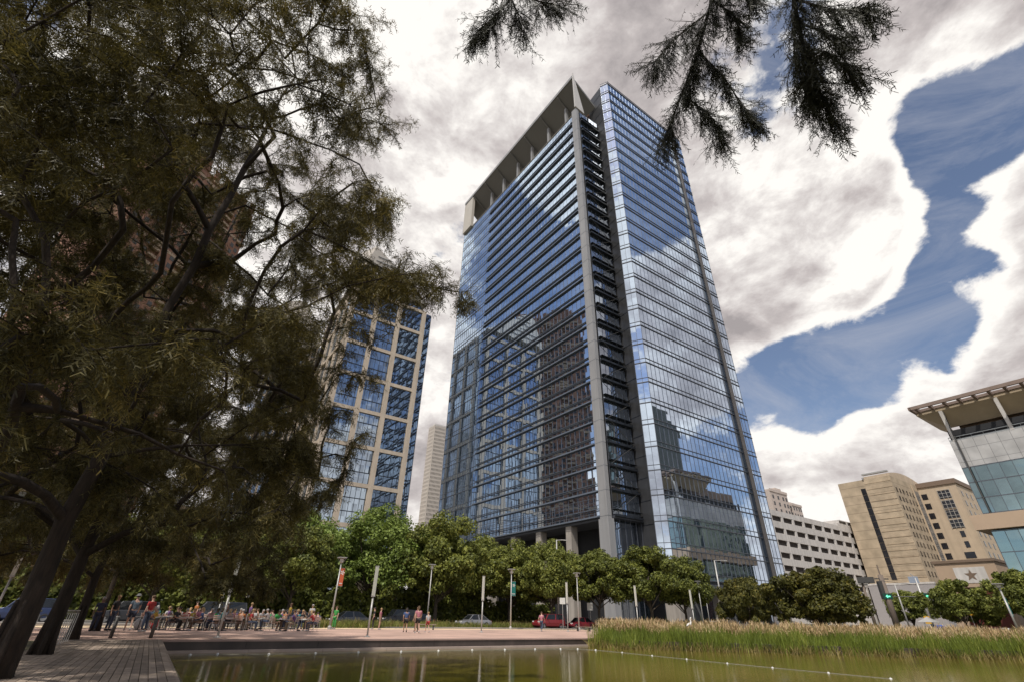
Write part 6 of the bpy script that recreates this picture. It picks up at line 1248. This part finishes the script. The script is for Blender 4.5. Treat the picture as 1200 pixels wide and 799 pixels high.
def person(kind,loc,rz,shirt,legs_,hair,skin,label,long_legs=True,scale=1.0,group=None,hat=None,longhair=False):
    body,sh,sho,tro,J=pose(kind)
    t=thing('person',label,'person',loc,rz,group,scale)
    def mesh_obj(nm,me,mats):
        key=(me.name,tuple(m.name for m in mats))
        if key not in body_cache: c=me.copy(); c.materials.clear(); [c.materials.append(m) for m in mats]; c.name=nm; body_cache[key]=c
        o=bpy.data.objects.new(nm,body_cache[key]); C.objects.link(o); o.parent=t; return o
    mesh_obj('body',body,[SK[skin],EYE_M,LIP])
    mesh_obj('shirt',sh,[CL[shirt]]); mesh_obj('trousers' if long_legs else 'shorts',tro if long_legs else sho,[CL[legs_]])
    hd=Vector(J['hd'])
    key=('hair',kind,hair,longhair)
    if key not in body_cache:
        mb=MB(); mb.ball(hd+Vector((0,-.018,.028)),.102,.100,.092,12)
        if longhair: mb.tube([hd+Vector((0,-.07,.02)),hd+Vector((0,-.09,-.10)),hd+Vector((0,-.085,-.24))],[.07,.075,.04],8)
        o=mb.build('hair',HAIR[hair],t,smooth=True); body_cache[key]=o.data
    else: o=bpy.data.objects.new('hair',body_cache[key]); C.objects.link(o); o.parent=t
    if hat:
        mb=MB(); mb.lathe([(.001,.11),(.07,.105),(.105,.05),(.108,.02),(.17,.0),(.17,-.01)],14,0,hd+Vector((0,-.01,.03))); mb.build('hat',CL[hat],t,smooth=True)
    for s,k in ((-1,'l'),(1,'r')):
        a_=Vector(J['a'+k]); b_=Vector(J['t'+k]); mb=MB(); mb.tube([a_+Vector((0,-.05,-.035)),a_+(b_-a_)*.5+Vector((0,0,-.01)),b_+Vector((0,.03,0))],[.046,.048,.036],7); mb.build('shoe',CL['black' if skin else 'white'],t,smooth=True)
    return t
person('walk',(-21.9,32.3,.012),R(40),'grey blue','navy','dark',0,'man in grey blue shirt and navy shorts striding along the end of the boardwalk',False,1.07,hat='grey')
person('walk',(-6.5,40.9,.012),R(20),'pink','black','brown',0,'woman in pale pink top and black shorts strolling on the plaza',False,1.0,longhair=True)
person('walk',(-7.7,42.6,.012),R(15),'blue','black','dark',1,'woman in blue top walking left of the woman in pink',False,.93,longhair=True)
person('walk',(-6.1,43.4,.012),R(30),'white','red','blond',0,'child in white top and red shorts right of the woman in pink',False,.80)
person('stand',(-7.4,46.0,.012),R(170),'khaki','brown','brown',1,'person in khaki top behind the strolling women',True,1.0)
person('stand',(-12.1,50.5,.012),R(100),'black','black','dark',0,'person dressed in black standing right of the orange banner lamp',True,.98)
person('stand',(-11.4,50.0,.012),R(-90),'pink','khaki','blond',0,'person in pink top facing the one in black near the orange banner lamp',False,.95)
person('walk',(3.7,56.5,.012),R(-20),'pink','denim','brown',0,'person in pink top and jeans walking left of the tall mast',True,1.0)
person('sit',(-20.5,40.05,.012),R(-205),'white','white','dark',1,'woman in white seated on the pale bench near the pond corner',True,1.0,hat='pink')
# backpack / bags beside
def bag(x,y,c,label):
    t=thing('backpack',label,'backpack',(x,y,.012),.6); mb=MB(); mb.ball((0,0,.30),.26,.18,.32,12); mb.build('sack',CL[c],t,smooth=True); mb=MB(); mb.ball((0,-.15,.22),.17,.08,.15,10); mb.build('front_pocket',CL[c],t,smooth=True)
    mb=MB(); mb.tube([(-.08,0,.60),(0,0,.68),(.08,0,.60)],.015,6); mb.build('handle',CL['black'],t)
bag(-23.6,37.3,'red','red backpack on the ground at the front of the seated crowd'); bag(-24.4,36.9,'white','pale lavender bag beside the red backpack')

# cafe chairs and tables for the crowd
CH='pale slatted cafe chairs under the trees'; TB='round cafe tables under the trees'
def chair():
    t=thing('cafe_chair','','chair',(0,0,0),0,CH)
    mb=MB(); 
    for k in range(5): mb.box(-.22,.22,-.22+k*.09,-.15+k*.09,.44,.46)
    mb.build('seat',M['coping'],t)
    mb=MB()
    for k in range(3): mb.box(-.22,.22,-.26,-.24,.60+k*.11,.67+k*.11)
    mb.build('backrest',M['coping'],t)
    for sx in(-1,1):
        mb=MB(); mb.tube([(sx*.22,.20,0),(sx*.22,.17,.44)],.013,6); mb.build('leg',M['steel'],t)
        mb=MB(); mb.tube([(sx*.22,-.26,0),(sx*.22,-.20,.44),(sx*.22,-.27,.92)],.013,6); mb.build('leg',M['steel'],t)
    return t
def table():
    t=thing('cafe_table','','table',(0,0,0),0,TB)
    mb=MB(); mb.lathe([(.001,.70),(.42,.70),(.43,.715),(.42,.73),(.001,.73)],20); mb.build('tabletop',M['steel'],t)
    mb=MB(); mb.tube([(0,0,.03),(0,0,.70)],.03,8); mb.build('stem',M['steel_dark'],t); mb=MB(); mb.lathe([(.001,0),(.24,0),(.22,.03),(.03,.05)],14); mb.build('foot',M['steel_dark'],t)
    return t
ch=chair(); tb_=table(); nch=0; ntb=0
rnd=random.Random(4)
shirts=['red','blue','white','green','yellow','purple','orange','pink','teal','grey','black','khaki']; legc=['denim','black','khaki','navy','brown']
ordn=['first','second','third','fourth','fifth','sixth','seventh','eighth','ninth','tenth','eleventh','twelfth','thirteenth']
def onrow(px_az, dist): a_=R(px_az); return (dist*math.sin(a_),dist*math.cos(a_))
used=set(); combos=[(s_,l_) for l_ in legc for s_ in shirts]; rnd.shuffle(combos); ci=0
for row,(dist,name_) in enumerate(((42,'front'),(46.5,'middle'),(51.5,'back'))):
    nn2=[9,10,10][row]
    for k in range(nn2):
        az_=-33.2+row*.4+k*(14.6/nn2)+rnd.uniform(-.3,.3); d_=dist+rnd.uniform(-1.0,1.0)+ (az_+33)*.12
        x,y=onrow(az_,d_)
        where='%s table from the left in the %s row'%(ordn[k],name_)
        place(tb_,ntb==0,(x,y,.012),0,'round cafe table, '+where.replace(' table',' one',1)); ntb+=1
        m_=rnd.choice((1,2,2))
        th0=rnd.uniform(0,6.28)
        for j in range(m_):
            th=th0+j*(PI+rnd.uniform(-.6,.6)); cxp=x+math.cos(th)*.80; cyp=y+math.sin(th)*.80; face=th+PI/2
            s_,l_=combos[ci%len(combos)]; ci+=1
            place(ch,nch==0,(cxp,cyp,.012),face,'pale cafe chair carrying the person in %s and %s'%(s_,l_)); nch+=1
            person('sit' if rnd.random()<.6 else 'reach',(cxp,cyp,.0),face,s_,l_,rnd.choice(list(HAIR)),rnd.choice((0,1,1,2)),'%s top, %s trousers, seated at the %s'%(s_,l_,where),True,rnd.uniform(.94,1.03),'people seated at the cafe tables',longhair=rnd.random()<.4)
# a few standing behind
for k,(az_,d_,s_,l_) in enumerate(((-33,38,'red','denim'),(-35.5,40,'black','denim'),(-36.5,39,'navy','navy'),(-29.5,53,'orange','black'),(-25,49,'purple','grey'),(-21.5,47,'yellow','denim'),(-17.2,50.5,'green','green'),(-19.5,53,'white','khaki'),(-27,55,'brown','black'))):
    x,y=onrow(az_,d_); person('stand',(x,y,.012),rnd.uniform(0,6.28),s_,l_,rnd.choice(list(HAIR)),k%3,'standing person in %s top and %s trousers among the cafe tables'%(s_,l_),True,rnd.uniform(.95,1.05))
# roadside sellers' stand at the right signal (white, orange and blue shapes)
t=thing('street_stall','small street stall with white canopy and blue cover beside the traffic signal','stall',(62.5,80.5,0),ANG)
mb=MB(); mb.add([(-1.3,-1,1.9),(1.3,-1,1.9),(1.3,1,1.9),(-1.3,1,1.9),(0,0,2.6)],[(0,1,4),(1,2,4),(2,3,4),(3,0,4)]); mb.build('canopy',M['steel'],t)
for sx in (-1.25,1.25):
    for sy in (-.95,.95): mb=MB(); mb.tube([(sx,sy,0),(sx,sy,1.9)],.03,6); mb.build('leg',M['steel'],t)
mb=MB(); mb.box(-.2,1.6,-1.3,-.4,0,1.55); mb.build('blue_cover',mat('blue_tarp',(.03,.12,.55),.6),t,bevel=.1)
mb=MB(); mb.box(-1.2,-.3,-.9,.5,0,1.0); mb.build('counter',CL['red'],t)
for obj in list(C.objects):   # tidy labels left empty
    if 'label' in obj and not obj['label']: del obj['label']

# ------------------------------------------------------------------ world: sky with clouds
SUN_AZ=R(-158); SUN_EL=R(56)     # azimuth measured from +Y toward +X
sdir=Vector((math.sin(SUN_AZ)*math.cos(SUN_EL),math.cos(SUN_AZ)*math.cos(SUN_EL),math.sin(SUN_EL)))
w=bpy.data.worlds.new('World'); bpy.context.scene.world=w; w.use_nodes=True; N=w.node_tree.nodes; L=w.node_tree.links; N.clear()
out=N.new('ShaderNodeOutputWorld'); bg=N.new('ShaderNodeBackground'); L.new(bg.outputs[0],out.inputs[0])
sky=N.new('ShaderNodeTexSky'); sky.sky_type='NISHITA'; sky.sun_disc=False; sky.sun_elevation=SUN_EL; sky.sun_rotation=SUN_AZ; sky.air_density=1.0; sky.dust_density=.6; sky.ozone_density=1.6
SKY=.14
tc=N.new('ShaderNodeTexCoord'); nrm=N.new('ShaderNodeVectorMath'); nrm.operation='NORMALIZE'; L.new(tc.outputs['Generated'],nrm.inputs[0]); D=nrm.outputs[0]
def mth(op,a,b=None,c=None):
    n=N.new('ShaderNodeMath'); n.operation=op
    for i,v in enumerate((a,b,c)):
        if v is None: continue
        if hasattr(v,'links'): L.new(v,n.inputs[i])
        else: n.inputs[i].default_value=v
    return n.outputs[0]
def fbm(vec,scale,det,rough=.55,dist=0,off=(0,0,0),zs=1.6):
    mp=N.new('ShaderNodeMapping'); mp.inputs['Location'].default_value=off; mp.inputs['Scale'].default_value=(1,1,zs); L.new(vec,mp.inputs['Vector'])
    n=N.new('ShaderNodeTexNoise'); n.inputs['Scale'].default_value=scale; n.inputs['Detail'].default_value=det; n.inputs['Roughness'].default_value=rough; n.inputs['Distortion'].default_value=dist
    L.new(mp.outputs[0],n.inputs['Vector']); return n.outputs['Fac']
def vdir(az_,el): a_=R(az_); e_=R(el); return (math.sin(a_)*math.cos(e_),math.cos(a_)*math.cos(e_),math.sin(e_))
def blob(az_,el,r,amp):
    d=N.new('ShaderNodeVectorMath'); d.operation='DOT_PRODUCT'; L.new(D,d.inputs[0]); d.inputs[1].default_value=vdir(az_,el)
    mr=N.new('ShaderNodeMapRange'); mr.interpolation_type='SMOOTHERSTEP'; mr.inputs[1].default_value=math.cos(R(r*1.6)); mr.inputs[2].default_value=1.0; mr.inputs[3].default_value=0; mr.inputs[4].default_value=amp; L.new(d.outputs['Value'],mr.inputs[0]); return mr.outputs[0]
BL=[(59,42,6,-.75),(57,37,5.5,-.75),(54,33,5,-.7),(51,28.5,4.5,-.7),(48,25.5,4.5,-.7),(61,49,6,.6),(66,46,6,.5),(48,41,6,.45),(46,31,4.5,.4),(41,33,8,.5),(58,31.5,4,.8),(56,26.5,5,.7),(62,33,6,.5),(32,21.5,5,-.7),(37,22.5,5,-.7),(42.5,23,5,-.7),(42,51,8,-.38),(-12,42,7,-.22),(-11,25,5,-.22),(-30,60,12,-.2),(-20,54,8,-.15),
    (-72,44,22,-.46),(-95,50,18,-.4),(88,45,13,-.40),(85,20,9,-.4),(110,40,20,-.3),(88,30,9,.9),(-66,22,10,.35),(-80,50,6,.95),(-84,38,5,.6),(88,58,6,.2),
    (40,33,12,.35),(50,16,9,.35),(33,15,6,.3),(42,10,12,.3),(54,22,5,.3),(5,50,25,.25),(-14,55,9,.25),(-13,33,6,.2),(65,28,6,.3),(-12,14,8,.25),(150,40,30,-.2),(200,50,30,-.2),(-42,52,17,.45),(-50,35,9,.3)]
cov=fbm(D,3.1,12,.60,.25)
cov=mth('MULTIPLY_ADD',cov,1.5,-.06)
for b_ in BL: cov=mth('ADD',cov,blob(*b_))
n2=fbm(D,9.0,10,.62,.3,(3,1,2)); cov=mth('ADD',cov,mth('MULTIPLY_ADD',n2,1.0,-.5)); n3=fbm(D,26.0,8,.6,.2,(1,5,2)); cov=mth('ADD',cov,mth('MULTIPLY_ADD',n3,.34,-.17))
mr=N.new('ShaderNodeMapRange'); mr.interpolation_type='SMOOTHSTEP'; mr.inputs[1].default_value=.37; mr.inputs[2].default_value=.60; L.new(cov,mr.inputs[0]); mask=mr.outputs[0]
# thickness shading
sh1=fbm(D,2.2,8,.6,.4,(7,3,1)); sv=N.new('ShaderNodeVectorMath'); sv.operation='ADD'; L.new(D,sv.inputs[0]); sv.inputs[1].default_value=tuple(sdir*.09)
sh2=fbm(sv.outputs[0],2.2,8,.6,.4,(7,3,1)); sv2=N.new('ShaderNodeVectorMath'); sv2.operation='ADD'; L.new(D,sv2.inputs[0]); sv2.inputs[1].default_value=tuple(sdir*.035); sA=fbm(D,9.0,10,.62,.3,(3,1,2)); sB=fbm(sv2.outputs[0],9.0,10,.62,.3,(3,1,2))
lit=mth('ADD',mth('MULTIPLY',mth('SUBTRACT',sh1,sh2),2.6),mth('MULTIPLY',mth('SUBTRACT',sA,sB),1.5))
thick=N.new('ShaderNodeMapRange'); thick.inputs[1].default_value=.45; thick.inputs[2].default_value=1.25; thick.inputs[3].default_value=.95; thick.inputs[4].default_value=.20; L.new(cov,thick.inputs[0])
br_=mth('ADD',thick.outputs[0],lit)
for b_ in ((-12,60,11,.42),(43,35,9,.25),(-4,66,9,.15),(20,55,14,-.22),(46,20,7,-.05),(50,13,9,.35),(38,12,9,.35),(33,17,6,.2),(-45,50,18,.3),(42,34,11,.3)): br_=mth('ADD',br_,blob(*b_))
cr=N.new('ShaderNodeValToRGB'); L.new(br_,cr.inputs['Fac']); e=cr.color_ramp.elements
e[0].position=.0; e[0].color=(.40,.365,.365,1); e[1].position=.92; e[1].color=(1.05,1.01,.96,1)
x=e.new(.35); x.color=(.58,.53,.52,1); x=e.new(.65); x.color=(.80,.755,.73,1)
sk=N.new('ShaderNodeMix'); sk.data_type='RGBA'; sk.blend_type='MULTIPLY'; sk.inputs[0].default_value=1; L.new(sky.outputs[0],sk.inputs[6]); sk.inputs[7].default_value=(SKY*.92,SKY*.84,SKY*.82,1)
mx=N.new('ShaderNodeMix'); mx.data_type='RGBA'; L.new(mask,mx.inputs[0]); vl=N.new('ShaderNodeMix'); vl.data_type='RGBA'; wz=fbm(D,2.6,10,.68,1.2,(9,2,4),2.6); wr=N.new('ShaderNodeMapRange'); wr.inputs[1].default_value=.42; wr.inputs[2].default_value=.78; wr.inputs[3].default_value=.02; wr.inputs[4].default_value=.55; L.new(wz,wr.inputs[0]); L.new(wr.outputs[0],vl.inputs[0]); L.new(sk.outputs[2],vl.inputs[6]); vl.inputs[7].default_value=(.62,.62,.66,1); L.new(vl.outputs[2],mx.inputs[6]); L.new(cr.outputs[0],mx.inputs[7])
L.new(mx.outputs[2],bg.inputs[0]); bg.inputs[1].default_value=1.0
sl=bpy.data.lights.new('sun','SUN'); sl.energy=3.7; sl.angle=R(.5); sl.color=(1,.94,.85); so_=bpy.data.objects.new('sun',sl); C.objects.link(so_); so_.rotation_euler=sdir.to_track_quat('Z','Y').to_euler()
# ------------------------------------------------------------------ camera
cam=bpy.data.cameras.new('camera'); co=bpy.data.objects.new('camera',cam); C.objects.link(co); bpy.context.scene.camera=co
cam.sensor_width=36; cam.lens=554/1200*36; cam.clip_end=9000; cam.clip_start=.05
co.matrix_world=Matrix.Translation((0,0,EYE)) @ Matrix.Rotation(R(90+30.4),4,'X') @ Matrix.Rotation(R(1.33),4,'Z')
sc=bpy.context.scene; sc.view_settings.view_transform='Standard'; sc.view_settings.look='None'; sc.view_settings.exposure=0
sc.cycles.max_bounces=6; sc.cycles.glossy_bounces=4; sc.cycles.transparent_max_bounces=4
